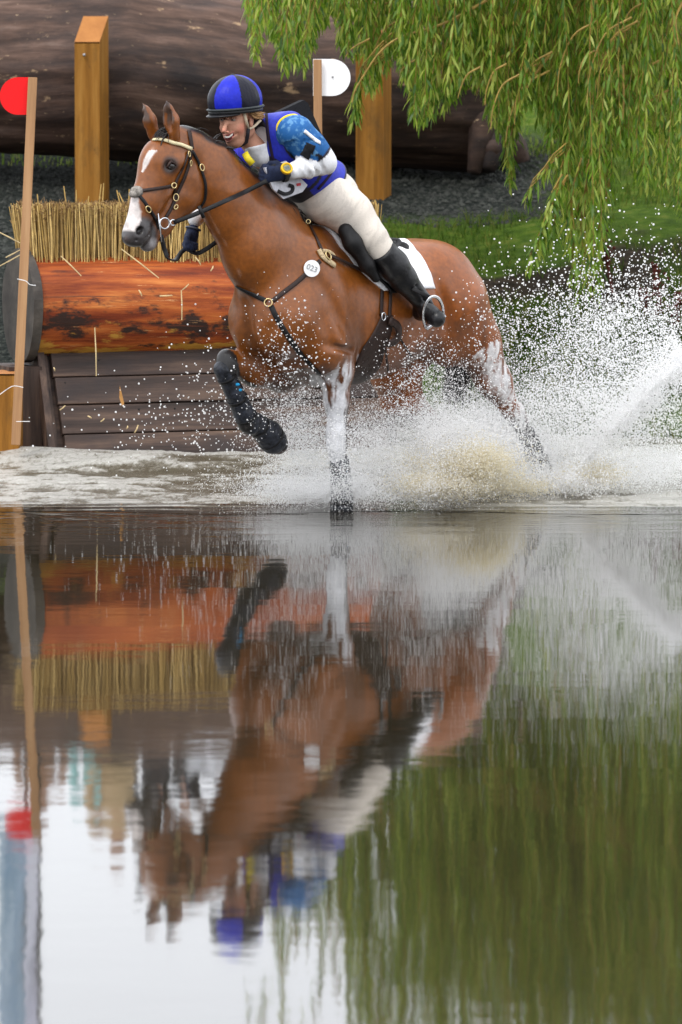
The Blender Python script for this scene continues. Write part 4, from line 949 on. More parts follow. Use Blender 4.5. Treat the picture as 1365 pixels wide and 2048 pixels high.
m.build('watch_digits', pmat('lcd digits', (.01, .01, .012)), wt)
# body protector
vf = Field((-.42, -.36, 1.28), (.60, .40, 2.06), .0062)
vf.chain(pts((550, 292, 0, .146), (600, 342, 0, .142), (655, 384, 0, .156), (680, 404, 0, .158)), 1.16, .05)
vf.rc(J(543, 262, -.13), .075, J(580, 254, .13), .082, 1, .07)
vf.rc(J(528, 262, .0), .085, J(550, 290, 0), .12, 1.2, .05)
HEMP, HEMN = J(668, 372, .12), (-.80, 0, -.80)
vf.plane(HEMP, HEMN)
vf.rc(J(596, 268, .15), .086, J(650, 322, .36), .112, 1, .012, cut=True)
vf.rc(J(532, 268, -.16), .075, J(470, 340, -.36), .10, 1, .012, cut=True)
vf.rc(J(505, 262, 0), .070, J(524, 290, .0), .064, 1, .015, cut=True)
VV, VQ = vf.mesh(); VV = smoothmesh(VV, VQ, 1, .5); VN = vnormals(VV, VQ)
CV = np.tile([.010, .020, .36], (len(VV), 1)); CV *= (.85+.3*fbm(VV*18))[:, None]
def pv(m, c):
    m = np.clip(m, 0, 1)[:, None]; CV[:] = CV*(1-m)+np.array(c)*m
DK = [.012, .010, .016]
def pdist(V, p, n): n = N3(n); return (V-np.array(p))@n
hem = pdist(VV, HEMP, HEMN); pv(hem > -.016, DK)
dS, tS = seg(VV, J(596, 268, .15), J(650, 322, .36)); rS = dS-(.086+(.112-.086)*tS); pv((rS < .016)*(VV[:, 1] > .02), DK)

axT = N3(J(650, 385, 0)-J(552, 296, 0)); sT = (VV-J(552, 296, 0))@axT
nk, tk = seg(VV, J(505, 262, 0), J(524, 290, .0)); pv((nk < .078), DK)
pv((np.abs(sT-.20-.02*np.sin(VV[:, 2]*9)) < .010)*(VN[:, 1] > .3)*(VV[:, 2] < J(660, 350, .2)[2]), DK)         # side lacing strap

frd = -VN[:, 2]*.8+VN[:, 0]*.6; pv((frd > .80)*(VV[:, 0] > -.1)*(np.abs(VV[:, 1]) < .13), DK)                                # dark chest panel
pv((fbm(VV*22+9) > .62)*(np.linalg.norm(VV-J(532, 308, .15), axis=1) < .05), [.30, .02, .10])
me = fastmesh('vest', bend(VV), VQ); setcol(me, CV)
vest = link('body_protector', me, vcolmat('vest fabric', rough=.6, bump=.35, bscale=60, fine=.16, fscale=70, spec=.35, sheen=.1), rider, True)
M_blk0 = pmat('black sleeve patch', (.010, .010, .012), rough=.85, amt=.3, bump=.2)
BVV = BVHTree.FromPolygons([tuple(v) for v in bend(VV)], [tuple(int(i) for i in q) for q in VQ]); BVN = vnormals(bend(VV), VQ)
BVR = BVHTree.FromPolygons([tuple(v) for v in bend(AV)], [tuple(int(i) for i in q) for q in AQ]); BRN = vnormals(bend(AV), AQ)
def strapB(name, bvh, bn, q_, pl, wd, th, mat, parent, off=.003):
    o = Vector((0, 0, CAMZ)); ps = []; ns = []
    for x, y in spline(pl, 6):
        d = (P(x, y, 25)-o).normalized(); h = bvh.ray_cast(o+d*15, d)
        if h[0] is None: continue
        n = Vector(bn[q_[h[2]]].mean(0)).normalized(); ps.append(np.array(h[0]+n*off)); ns.append(n)
    for _ in range(3): ps = [ps[0]]+[(ps[i-1]+2*ps[i]+ps[i+1])/4 for i in range(1, len(ps)-1)]+[ps[-1]]
    m = MB(); m.tube(ps, 1, 8, flat=(wd*.5, th), up=ns); return m.build(name, mat, parent, True)
M_bind = pmat('dark purple binding', (.016, .008, .022), rough=.8, amt=.2)
strapB('armhole_trim', BVV, BVN, VQ, [(556, 262), (557, 250), (564, 240), (576, 233), (590, 231), (602, 236)], .016, .005, pmat('yellow piping', (.78, .56, .02), rough=.6, amt=.08), vest, .004)
strapB('zip', BVV, BVN, VQ, [(533, 224), (535, 250), (539, 280), (544, 305), (548, 325)], .016, .004, M_bind, vest)
strapB('side_strap', BVV, BVN, VQ, [(668, 332), (662, 346), (650, 362), (636, 378)], .018, .004, M_bind, vest)
strapB('sleeve_stripe', BVR, BRN, AQ, [(609, 262), (620, 271), (631, 280), (640, 286)], .020, .004, pmat('white stripe', (.75, .75, .78), rough=.7, amt=.05), rider)
strapB('sleeve_patch', BVR, BRN, AQ, [(622, 288), (617, 301), (609, 314)], .058, .003, M_blk0, rider)
# stiff black shoulder flap standing up behind the shoulder
def slab(name, outline, th, mat, parent, world=True, smooth=False):
    """outline: world points; extruded along its normal by th"""
    c = sum((Vector(p) for p in outline), Vector())/len(outline); n = Vector()
    for a, b_ in zip(outline, outline[1:]+outline[:1]): n += (Vector(a)-c).cross(Vector(b_)-c)
    n.normalize(); k = len(outline); vs = [Vector(p)+n*th/2 for p in outline]+[Vector(p)-n*th/2 for p in outline]
    fs = [tuple(range(k)), tuple(range(2*k-1, k-1, -1))]+[(i, i+k, (i+1) % k+k, (i+1) % k) for i in range(k)]
    return link(name, meshdata(name, vs, fs), mat, parent, smooth)
M_blk = pmat('black woven fabric', (.008, .008, .010), rough=.9, scale=80, amt=.4, bump=.3, bscale=300)
fl = [(553, 224), (604, 200), (612, 206), (640, 270), (652, 292), (636, 272), (612, 243), (585, 230)]
slab('shoulder_flap', [Bv(J(x, y, .02)) for x, y in fl], .03, M_blk, rider)
# number bib on the chest, with the curve of a digit showing
bibc = [(528, 336), (572, 322), (596, 352), (614, 370), (604, 384), (566, 398), (545, 378)]
bib = slab('number_bib', [Bv(J(x, y, .165)) for x, y in bibc], .012, pmat('bib cloth', (.50, .50, .54), rough=.8, scale=40, amt=.15, bump=.3), rider)
m = MB(); m.tube([Bv(J(x, y, .178)) for x, y in spline([(556, 382), (570, 388), (583, 384), (586, 374), (578, 370)], 5)], 1, 6, flat=(.011, .002), up=Bv(J(570, 380, .4))-Bv(J(570, 380, .17))); m.build('number', pmat('bib number', (.01, .01, .012), rough=.7), bib)
m = MB(); m.tube([Bv(J(x, y, .178)) for x, y in spline([(538, 337), (552, 330), (566, 334)], 5)], 1, 6, flat=(.009, .002), up=Bv(J(570, 380, .4))-Bv(J(570, 380, .17)))
m.build('number', pmat('bib number', (.01, .01, .012), rough=.7), bib)
m = MB(); m.box(Bv(J(598, 369, .18)), (.011, 0, .002), (0, .002, 0), (-.001, 0, .007)); m.build('badge', pmat('bib badge', (.45, .05, .06)), bib)
# collar: white shirt and yellow strip under the chin
cf_ = Field(J(515, 300, 0)+[-.16, -.16, -.14], J(515, 300, 0)+[.16, .16, .14], .005)
cf_.rc(J(510, 286, 0), .066, J(522, 306, 0), .074, 1, .02); cf_.rc(J(500, 262, 0), .062, J(512, 284, 0), .055, 1, .008, cut=True)
cf_.plane(J(507, 288, 0), N3(J(500, 258, 0)-J(507, 292, 0)))
KV, KQ = cf_.mesh(); link('collar', fastmesh('collar', bend(KV), KQ), pmat('white collar', (.72, .72, .74), rough=.8, bump=.2), rider, True)
m = MB(); m.tube([Bv(p) for p in [J(490, 306, .045), J(496, 317, .07), (J(506, 328, .09))]], 1, 6, flat=(.02, .006), up=Vector((-.3, -1, .2)))
m.build('neck_tie', pmat('yellow tie', (.60, .48, .02), rough=.6), rider, True)
# helmet
hc = J(470, 201, 0)
ef = Field(hc+[-.20, -.16, -.10], hc+[.24, .16, .19], .0045)
ef.el(hc, (.152, .122, .130), k=.02); ef.plane(hc+[0, 0, -.045], (.06, 0, -1))
EV, EQ = ef.mesh(); EV = smoothmesh(EV, EQ, 1, .4)
ph = np.degrees(np.arctan2(EV[:, 1], EV[:, 0]-hc[0])); pz = EV[:, 2]-hc[2]
CE = np.where((np.floor((ph-8+348)/58) % 2 == 0)[:, None], [[.010, .018, .40]], [[.006, .006, .014]]); pass
CE = CE*(.8+.4*fbm(EV*30))[:, None]
EV = EV+vnormals(EV, EQ)*(.004*(fbm(np.stack([ph*.12, pz*26, pz*3], 1))-.5))[:, None]
def HT(p, a=math.radians(6)):
    p = np.asarray(p, float); x, z = p[..., 0]-hc[0], p[..., 2]-hc[2]; return np.stack([hc[0]+x*math.cos(a)+z*math.sin(a), p[..., 1], hc[2]-x*math.sin(a)+z*math.cos(a)], -1)
me = fastmesh('helmet', bend(HT(EV)), EQ); setcol(me, CE)
hel = link('helmet', me, vcolmat('silk helmet cover', rough=.42, bump=.3, bscale=70, fine=.1, fscale=60, spec=.2), rider, True)
M_band = pmat('grey black elastic', (.030, .036, .038), rough=.5, scale=40, amt=.3, bump=.2)
def ring_pts(z, grow, tiltx=0, n=48):
    k = math.sqrt(max(0, 1-(z/.130)**2)); o = []
    for i in range(n+1):
        a = 2*PI*i/n; o.append(hc+np.array([(.152*k+grow)*math.cos(a), (.122*k+grow)*math.sin(a), z+tiltx*math.cos(a)]))
    return o
m = MB(); m.tube([Bv(HT(p)) for p in ring_pts(-.037, .004, .002)], 1, 8, cap=False, flat=(.010, .007), up=Vector((0, 0, 1)) ) ; m.v = m.v
m.build('helmet_band', M_band, hel, True)
m = MB(); ps = ring_pts(-.051, .004, .003)
m.tube([Bv(HT(p)) for p in ps], 1, 8, cap=False, flat=(.008, .010), up=Vector((0, 0, 1))); m.build('helmet_rim', pmat('black rim', (.012, .013, .014), rough=.4), hel, True)
m = MB(); vs = []; fs = []; n = 20
for i in range(n+1):
    a = (-1.15+2.3*i/n)
    for j in range(4):
        g = j/3; e_ = .028*g*math.cos(a*1.3); vs.append(Bv(HT(hc+np.array([(.142+e_)*math.cos(a), (.114+e_)*math.sin(a), -.053-.012*g]))))
for i in range(n):
    for j in range(3): fs.append((i*4+j, i*4+j+1, (i+1)*4+j+1, (i+1)*4+j))
pk = link('helmet_peak', meshdata('peak', vs, fs), pmat('peak', (.010, .010, .012), rough=.4), hel, True); sm = pk.modifiers.new('t', 'SOLIDIFY'); sm.thickness = .006
m = MB(); m.sphere(Bv(HT(hc+np.array([0, 0, .130]))), (.012, .012, .005), 10, 6); m.build('helmet_button', M_band, hel, True)
M_har = pmat('cream harness webbing', (.60, .50, .36), rough=.7, amt=.1, bump=.2, scale=80)
m = MB(); nrm = Bv(J(495, 240, .4))-Bv(J(495, 240, 0))
def hp(x, y, Y): return Bv(J(x, y, Y))
m.tube([hp(489, 226, .094), hp(493, 243, .086), hp(497, 258, .074)], 1, 6, flat=(.0085, .003), up=nrm)
m.tube([hp(522, 240, .080), hp(510, 252, .080), hp(497, 259, .076)], 1, 6, flat=(.0075, .003), up=nrm)
m.build('chin_harness', M_har, hel, True)
m = MB(); m.tube([hp(497, 257, .077), hp(496, 270, .073), hp(493, 284, .055), hp(482, 291, .03), hp(468, 294, .0)], 1, 6, flat=(.011, .006), up=nrm)
m.build('chin_strap', pmat('black chin cup', (.012, .010, .014), rough=.6), hel, True)
# hair below the helmet
m = MB()
for i in range(260):
    a = random.uniform(1.75, 4.5); r_ = .97; q = hc+np.array([.118*math.cos(a)*r_, .096*math.sin(a)*r_, -.045+random.uniform(-.02, .01)])
    d = np.array([math.cos(a)*.3-.25, math.sin(a)*.3, -1.]); ps = [q]
    for k in range(4):
        d = d+np.array([-.15, random.gauss(0, .25), .12*k]); d /= np.linalg.norm(d); ps.append(ps[-1]+d*random.uniform(.010, .018))
    m.tube([Bv(p) for p in ps], [.0045, .005, .0045, .0035, .001], 4, cap=False)
m.build('hair', pmat('blond hair', (.34, .19, .08), rough=.5, scale=90, amt=.5), rider, True)
# boots
M_boot = pmat('black riding boot leather', (.005, .005, .006), rough=.34, scale=30, amt=.4, bump=.25, bscale=60, spec=.4)
for sgn in (1, -1):
    mm = np.array([1, sgn, 1.])
    bf = Field(np.minimum(J(800, 560, .36)*mm, J(800, 560, .36)*mm)-[.30, .17 if sgn > 0 else .36, .34], J(800, 560, .36)*mm+[.26, .36 if sgn > 0 else .20, .28], .0055)
    K0, K1, K2 = J(768, 508, .345), J(806, 556, .37), J(845, 603, .390)
    bf.chain([(K0*mm, .078), (K0*.5*mm+K1*.5*mm, .082), (K1*mm, .070), (K2*mm, .050)], k=.03)
    ft = K2+np.array([.008, .040, -.045]); toe = K2+np.array([.015, .115, -.085]); heel = K2+np.array([-.020, -.03, -.058])
    bf.rc(K2*mm, .048, heel*mm, .040, 1, .02); bf.rc(ft*mm, .050, toe*mm, .044, 1, .02); bf.rc(heel*mm, .038, toe*mm, .034, 1, .02)
    bf.plane(K0*mm+N3(K0-K1)*mm*.030, N3(K0-K1)*mm)
    for q in (.2, .5, .8, 1.0): c_ = (K1*(1-q)+K2*q)*mm; bf.rc(c_+[.05, .02*sgn, .02], .003, c_+[-.01, .07*sgn, -.02], .003, 1, .018, cut=True)
    BV_, BQ = bf.mesh(); bo = link('riding_boot', fastmesh('boot', bend(smoothmesh(BV_, BQ, 1, .4)), BQ), M_boot, rider, True)
    m = MB(); c_ = (ft*.45+toe*.55)*mm
    m.tube([Bv((K2+np.array([.02, .01, -.02]))*mm+[.03*math.cos(a), .052*math.sin(a)*sgn, 0]) for a in np.linspace(0, 2*PI, 17)], .004, 6, cap=False)
    m.build('spur', pmat('spur steel', (.5, .5, .5), rough=.25, metal=1), bo, True)
# ================================================================ TACK
M_lea = pmat('dark brown leather', (.022, .010, .007), rough=.5, scale=60, amt=.4, bump=.2, bscale=250, spec=.3)
M_blea = pmat('black leather', (.006, .0055, .006), rough=.45, scale=60, amt=.4, bump=.2, bscale=250, spec=.25)
M_brass = pmat('brass', (.62, .48, .24), rough=.3, metal=1, amt=.1)
M_steel = pmat('steel', (.62, .63, .65), rough=.22, metal=1, amt=.08)
M_fleece = pmat('beige sheepskin', (.55, .42, .25), rough=.95, scale=90, amt=.3, bump=.8, bscale=200)
# ---- bridle
bridle = empty('bridle', surf(350, 300)[0], 'brown leather bridle with cream browband and brass buckles on the horse head', 'bridle')
def S_(name, pl, wd, mat, parent, th=.004, off=.005):
    m = MB(); strap(m, pl, wd, th, off); return m.build(name, mat, parent, True)
S_('browband', [(291, 284), (318, 281), (350, 286), (382, 298)], .020, pmat('cream browband', (.66, .58, .36), rough=.4, scale=200, amt=.2), bridle, .006, .008)
S_('headpiece', [(378, 262), (381, 280), (384, 298)], .024, M_lea, bridle)
S_('cheekpiece', [(382, 300), (379, 322), (370, 352), (358, 380), (345, 412), (331, 436)], .019, M_lea, bridle)
S_('cheekpiece', [(376, 305), (366, 335), (352, 362), (349, 388), (350, 402)], .017, M_lea, bridle)
S_('throatlash', [(384, 302), (395, 322), (404, 345), (411, 372), (409, 398), (400, 414)], .016, M_blea, bridle, off=.007)
S_('noseband', [(346, 371), (320, 376), (296, 380), (277, 383)], .019, M_lea, bridle)
S_('noseband', [(275, 386), (288, 402), (300, 420), (312, 440), (318, 458)], .018, M_blea, bridle)
def ringp(px, py, r1, r2, th, ang, off=.010):
    p, n = surf(px, py, off); a = Vector((0, 0, 1)); e1 = (a-n*a.dot(n)).normalized(); e2 = n.cross(e1)
    u = e1*math.cos(ang)+e2*math.sin(ang); v = n.cross(u); m = MB(); m.torus(p, (r1, r2), th, u, v, 18, 6); return m
for px, py, r1, r2, ang in ((403, 335, .017, .011, .3), (296, 418, .018, .012, .6), (352, 395, .018, .013, 0), (347, 371, .013, .013, 0), (376, 308, .014, .007, .1), (380, 326, .014, .006, 0), (351, 414, .012, .009, -.6)):
    ringp(px, py, r1, r2, .0034, ang).build('buckle', M_brass, bridle, True)
p, n = surf(275, 384, .006); m = MB(); m.sphere(p, (.034, .020, .030), 12, 8); m.sphere(p+Vector((-.018, -.01, -.012)), (.022, .02, .018), 10, 6)
m.build('noseband_pad', pmat('sheepskin nose pad', (.30, .27, .24), rough=.95, scale=60, amt=.5, bump=.8), bridle, True)
# bit: ring and upright bar
bt, bn_ = surf(326, 447, .02); m = MB(); m.torus(bt, .027, .0042, Vector((0, 0, 1)), bn_.cross(Vector((0, 0, 1))), 24, 6)
m.torus(bt+Vector((.042, -.012, .004)), .014, .004, Vector((0, 0, 1)), bn_.cross(Vector((0, 0, 1))), 16, 6)
b0, b1 = P(315, 416, bt.y-.012), P(324, 484, bt.y-.012); m.tube([b0, b0*.5+b1*.5, b1], [.0032, .005, .0032], 6); m.sphere(b0, .0075, 8, 6)
m.build('bit', M_steel, bridle, True)
# ---- reins
reins = empty('reins', P(330, 447, bt.y), 'black leather reins from the bit ring to the rider hands', 'reins')
hl = Bv(wr+N3(kd)*.09); r0 = bt+Vector((.046, -.012, .004))
mid_ = P(404, 423, r0.y-.02); pp = spline([r0, mid_, P(455, 400, r0.y+.02), P(490, 384, hl.y-.06), hl+Vector((-.01, -.05, -.03))], 6)
m = MB(); m.tube(pp, 1, 8, flat=(.0125, .0035), up=Vector((.2, -1, .3))); m.build('rein', M_blea, reins, True)
m = MB(); m.tube([P(398, 412, r0.y-.025), P(408, 436, r0.y-.025)], 1, 8, flat=(.010, .009), up=Vector((0, -1, 0))); m.build('rein_stop', M_blea, reins, True)
hr = Bv(J(374, 497, -.20)); pp = spline([P(322, 470, bt.y+.02), P(330, 500, bt.y+.04), P(338, 517, bt.y+.06), P(352, 520, hr.y-.10), P(362, 506, hr.y-.02), hr, P(384, 503, hr.y), P(398, 506, hr.y+.02), P(425, 490, hr.y+.03), P(450, 470, hr.y+.06)], 5)
m = MB(); m.tube(pp, 1, 8, flat=(.0125, .0045), up=Vector((.1, -1, .5))); m.build('rein', M_blea, reins, True)
# ---- breastplate
bp = empty('breastplate', surf(540, 605)[0], 'leather breastplate with ring, sheepskin pad and round number tag 023', 'breastplate')
S_('chest_strap', [(461, 566), (480, 576), (505, 588), (534, 602)], .026, M_blea, bp)
S_('chest_strap', [(546, 602), (566, 586), (592, 566), (612, 548), (640, 522)], .026, M_lea, bp)
S_('martingale_strap', [(543, 612), (552, 632), (570, 662), (596, 700), (622, 728), (640, 748)], .030, M_blea, bp)
S_('neck_strap', [(612, 436), (622, 456), (633, 478), (645, 505)], .024, M_lea, bp)
S_('girth_strap', [(655, 512), (688, 528), (718, 542), (750, 556), (786, 572)], .022, M_lea, bp, off=.017)
S_('sheepskin_pad', [(636, 500), (643, 512), (652, 520), (668, 532)], .034, M_fleece, bp, .008, .008)
S_('sheepskin_pad', [(644, 503), (655, 504), (664, 510), (670, 520)], .022, M_fleece, bp, .008, .008)
ringp(538, 606, .020, .020, .0035, 0, .014).build('ring', M_brass, bp, True); ringp(652, 513, .022, .018, .004, .5, .018).build('ring', M_brass, bp, True)
ringp(729, 548, .013, .011, .003, .5, .024).build('buckle', M_brass, bp, True)
p, n = surf(622, 537, .012); n = (n+Vector((0, -.4, 0))).normalized(); m = MB(); m.tube([p, p+n*.004], [.043, .043], 32); tg = m.build('number_tag', pmat('white plastic tag', (.80, .80, .80), rough=.35, amt=.04), bp)
def text(body, loc, xdir, nrm, size, mat, parent, name='lettering', ext=.0006):
    cu = bpy.data.curves.new(name, 'FONT'); cu.body = body; cu.size = size; cu.extrude = ext; cu.align_x = 'CENTER'; cu.align_y = 'CENTER'
    x = Vector(xdir).normalized(); z = Vector(nrm).normalized(); x = (x-z*x.dot(z)).normalized(); y = z.cross(x)
    tmp = bpy.data.objects.new('tmp', cu); COL.objects.link(tmp); dg = bpy.context.evaluated_depsgraph_get(); me = bpy.data.meshes.new_from_object(tmp.evaluated_get(dg)); bpy.data.objects.remove(tmp)
    me.transform(Matrix.Translation(Vector(loc)) @ Matrix((x, y, z)).transposed().to_4x4()); return link(name, me, mat, parent)
text('023', p+n*.0055, (1, 0, -.38), n, .040, pmat('grey tag print', (.25, .25, .25), rough=.6), tg)
# ---- saddle cloth, saddle, girth
def px2pol(px, py):
    q, n = surf(px, py); h = unbend(q); return h[0], math.degrees(math.atan2(h[1], h[2]-1.05))
F_ = sorted([px2pol(*p)[::-1] for p in ((655, 462), (680, 495), (712, 535), (742, 563), (766, 583))]); R_ = sorted([px2pol(*p)[::-1] for p in ((808, 480), (832, 502), (854, 538), (866, 566), (874, 590))])
def lrp(T, th): return float(np.interp(abs(th), [t[0] for t in T], [t[1] for t in T]))
def patch(name, thA, thB, nth, Xf, Xr, nx, off, mat, parent, thick=.008, endtaper=None):
    vs = []; fs = []
    for i in range(nth+1):
        th = thA+(thB-thA)*i/nth
        for j in range(nx+1):
            s_ = j/nx; X_ = Xf(th)*(1-s_)+Xr(th)*s_
            o_ = off(s_, th) if callable(off) else off
            q, n_ = polar(X_, th, o_); vs.append(Bv(q))
    for i in range(nth):
        for j in range(nx): a = i*(nx+1)+j; fs.append((a, a+1, a+nx+2, a+nx+1))
    o = link(name, meshdata(name, vs, fs), mat, parent, True); md = o.modifiers.new('thickness', 'SOLIDIFY'); md.thickness = thick; md.offset = 1; return o
mxt = min(F_[-1][0], R_[-1][0]); 
cloth = patch('saddle_cloth', -mxt, mxt, 56, lambda t: lrp(F_, t), lambda t: lrp(R_, t), 24, lambda s_, t: .008+.004*math.sin(s_*9+t*.1), pmat('white quilted cotton', (.80, .80, .82), rough=.85, scale=60, amt=.05, bump=.5, bscale=90), None, .012)
tag(cloth, 'white quilted saddle cloth under the black saddle', 'saddle cloth')
saddle = empty('saddle', Bv((-.35, 0, 1.42)), 'black leather jumping saddle under the rider', 'saddle')
Xs0, _ = px2pol(690, 480)
patch('flap', 22, 78, 20, lambda t: lrp(F_, t)-.075+.05*max(0, (t-40)/40), lambda t: -.50+.002*(t-22), 14, .028, M_blea, saddle, .012)
patch('flap', -22, -78, 20, lambda t: lrp(F_, t)-.075+.05*max(0, (-t-40)/40), lambda t: -.50+.002*(-t-22), 14, .028, M_blea, saddle, .012)
sf = Field((-.85, -.26, 1.22), (.10, .26, 1.72), .007)
pm = J(642, 446, 0); ctl = J(776, 500, 0)
sf.rc(pm+[-.03, 0, -.01], .045, pm+[-.30, 0, -.045], .055, 2.1, .05); sf.rc(pm+[-.28, 0, -.045], .055, ctl+[0, 0, .0], .05, 2.4, .05)
sf.rc(pm+[0, -.09, -.10], .035, pm+[0, .09, -.10], .035, 1, .05); sf.rc(pm+[-.02, .05, -.02], .04, pm+[-.02, .17, -.16], .03, 1, .04); sf.rc(pm+[-.02, -.05, -.02], .04, pm+[-.02, -.17, -.16], .03, 1, .04)
sf.rc(ctl+[.01, -.12, 0], .035, ctl+[.01, .12, 0], .035, 1, .05); sf.rc(ctl+[.04, -.10, -.06], .06, ctl+[.04, .10, -.06], .06, 1, .05)
SV, SQ = sf.mesh(); link('seat', fastmesh('seat', bend(SV), SQ), M_blea, saddle, True)
kf = Field(J(700, 480, .30)-[.22, .16, .28], J(700, 480, .30)+[.22, .16, .24], .006)
kf.chain(pts((692, 462, .235, .040), (706, 486, .27, .046), (735, 530, .31, .036), (752, 556, .325, .024)), 1, .03)
KV, KQ = kf.mesh(); link('knee_roll', fastmesh('kr', bend(KV), KQ), M_blea, saddle, True); link('knee_roll', fastmesh('kr2', bend(KV*[1, -1, 1]), KQ[:, ::-1]), M_blea, saddle, True)
m = MB()
for a, b_ in (((612, 437), (632, 447)), ((632, 447), (656, 449))): m.tube([Bv(J(*a, .04)), Bv(J(*b_, .05))], 1, 8, flat=(.012, .004), up=Vector((0, -.4, 1)))
m.build('pommel_strap', M_lea, saddle, True)
for px, py in ((617, 443), (650, 447)): m = MB(); m.torus(Bv(J(px, py, .06)), .011, .0035, (1, 0, 0), (0, .3, 1), 14, 6); m.build('ring', M_brass, saddle, True)
m = MB(); m.tube([Bv(p) for p in spline([J(757, 482, .10), J(776, 478, .14), J(797, 480, .17), J(793, 492, .20), J(768, 496, .22)], 5)], 1, 8, flat=(.014, .004), up=Vector((0, -.5, 1))); m.build('hand_strap', M_blea, saddle, True)
# stirrup
stp = empty('stirrup', Bv((K2+[.02, .03, -.05])), 'steel stirrup iron holding the rider boot on the near side', 'stirrup')
def stirrup_at(mm, root):
    c_ = (ft*.35+toe*.65)*mm; fw = N3((toe-ft)*mm); upv = np.array([.60, 0, .9]); upv = N3(upv-fw*(upv@fw)); sd_ = np.cross(upv, fw)
    m = MB(); arc = [c_+sd_*(.066*math.cos(a))+upv*(.012+.125*math.sin(a)) for a in np.linspace(-.15, PI+.15, 22)]
    m.tube([Bv(p) for p in arc], 1, 8, flat=(.009, .006), up=[Bv(c_+fw)-Bv(c_) for _ in arc]); m.build('iron', M_steel, root, True)
    m = MB(); m.tube([Bv(c_-sd_*.066-upv*.042), Bv(c_+sd_*.066-upv*.042)], 1, 8, flat=(.020, .007), up=Bv(c_+upv)-Bv(c_)); m.build('tread', M_steel, root, True)
    m = MB()
    for s0 in (-1, 1): m = MB(); m.tube([Bv(c_+sd_*.066*s0*.99+upv*.0), Bv(c_+sd_*.064*s0-upv*.042)], .0065, 6); m.build('side_bar', M_steel, root, True)
    tp = c_+upv*.137; m = MB(); q = Bv(tp); q2 = Bv(J(790, 560, .34)*mm); m.tube([q, q*.5+q2*.5, q2], 1, 8, flat=(.012, .003), up=Vector((.3, -1, 0))); m.build('stirrup_leather', M_blea, root, True)
stirrup_at(np.array([1, 1, 1.]), stp)
st2 = empty('stirrup', Bv((K2+[.02, .03, -.05])*mir), 'steel stirrup iron on the off side, hidden behind the horse', 'stirrup'); stirrup_at(mir, st2)
# girth
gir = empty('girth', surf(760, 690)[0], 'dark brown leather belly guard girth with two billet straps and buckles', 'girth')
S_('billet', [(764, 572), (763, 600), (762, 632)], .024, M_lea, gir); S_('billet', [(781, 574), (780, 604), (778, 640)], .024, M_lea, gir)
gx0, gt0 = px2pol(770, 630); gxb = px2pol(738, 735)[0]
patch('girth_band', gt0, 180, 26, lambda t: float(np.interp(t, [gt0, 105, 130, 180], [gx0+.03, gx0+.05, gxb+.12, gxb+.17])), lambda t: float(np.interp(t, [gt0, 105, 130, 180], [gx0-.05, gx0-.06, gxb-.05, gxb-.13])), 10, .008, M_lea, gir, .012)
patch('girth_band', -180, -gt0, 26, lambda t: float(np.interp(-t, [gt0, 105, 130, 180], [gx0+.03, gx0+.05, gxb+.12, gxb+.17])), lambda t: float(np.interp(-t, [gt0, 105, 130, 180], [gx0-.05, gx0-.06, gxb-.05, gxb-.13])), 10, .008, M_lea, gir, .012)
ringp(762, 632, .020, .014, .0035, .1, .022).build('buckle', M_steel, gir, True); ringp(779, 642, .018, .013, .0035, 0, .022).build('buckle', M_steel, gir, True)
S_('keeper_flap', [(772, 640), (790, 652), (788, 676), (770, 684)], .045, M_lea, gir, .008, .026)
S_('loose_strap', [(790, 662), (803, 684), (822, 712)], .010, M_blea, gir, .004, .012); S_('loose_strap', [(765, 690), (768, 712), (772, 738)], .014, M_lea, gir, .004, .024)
# ---- leg boots
M_bt = pmat('black neoprene boot', (.007, .008, .011), rough=.42, scale=40, amt=.5, bump=.4, bscale=70, spec=.35, col2=(.035, .04, .055))
M_cy = pmat('blue boot print', (.02, .35, .70), rough=.5)
def legboot(label, segs, marks, group='horse leg boots'):
    root = empty('brushing_boot', Bv(segs[0][0]), label, 'horse boot', group)
    lo_ = np.min([p for p, r in segs], 0)-.09; hi_ = np.max([p for p, r in segs], 0)+.09
    f = Field(lo_, hi_, .0055); f.chain(segs, 1, .012)
    for (a, ra), (b, rb) in zip(segs[:-1], segs[1:]):
        for q in (.33, .66): c_ = a*(1-q)+b*q; r_ = (ra+rb)/2; f.rc(c_+[r_, .0, .0], .004, c_+[-.2*r_, r_, 0], .004, 1, .01, cut=True)
    V_, Q_ = f.mesh(); V_ = smoothmesh(V_, Q_, 1, .3); V_ = V_+vnormals(V_, Q_)*(.006*(fbm(V_*45)-.5))[:, None]
    link('shell', fastmesh('shell', bend(V_), Q_), M_bt, root, True)
    ax = N3(segs[-1][0]-segs[0][0])
    for q in (.12, .45, .8):
        k_ = q*(len(segs)-1); i = min(int(k_), len(segs)-2); c_ = segs[i][0]*(1-(k_-i))+segs[i+1][0]*(k_-i); r_ = segs[i][1]+.003
        e1 = N3(np.cross(ax, [0, 1, 0])); e2 = np.cross(ax, e1); an = np.linspace(0, 2*PI, 21)
        m = MB(); m.tube([Bv(c_+(e1*math.cos(a)+e2*math.sin(a))*r_) for a in an], 1, 6, cap=False, flat=(.010, .003), up=[Bv(c_+(e1*math.cos(a)+e2*math.sin(a)))-Bv(c_) for a in an]); m.build('strap', M_blea, root, True)
    for (px, py, Y_) in marks: m = MB(); c_ = Bv(J(px, py, Y_)); m.sphere(c_, (.014, .006, .008), 8, 6); m.build('blue_mark', M_cy, root, True)
legboot('black leg boot with two blue marks on the lifted foreleg', pts((446, 738, -.17, .050), (468, 782, -.17, .052), (488, 826, -.17, .056), (500, 846, -.17, .062)), [(475, 769, -.118), (480, 780, -.118)])
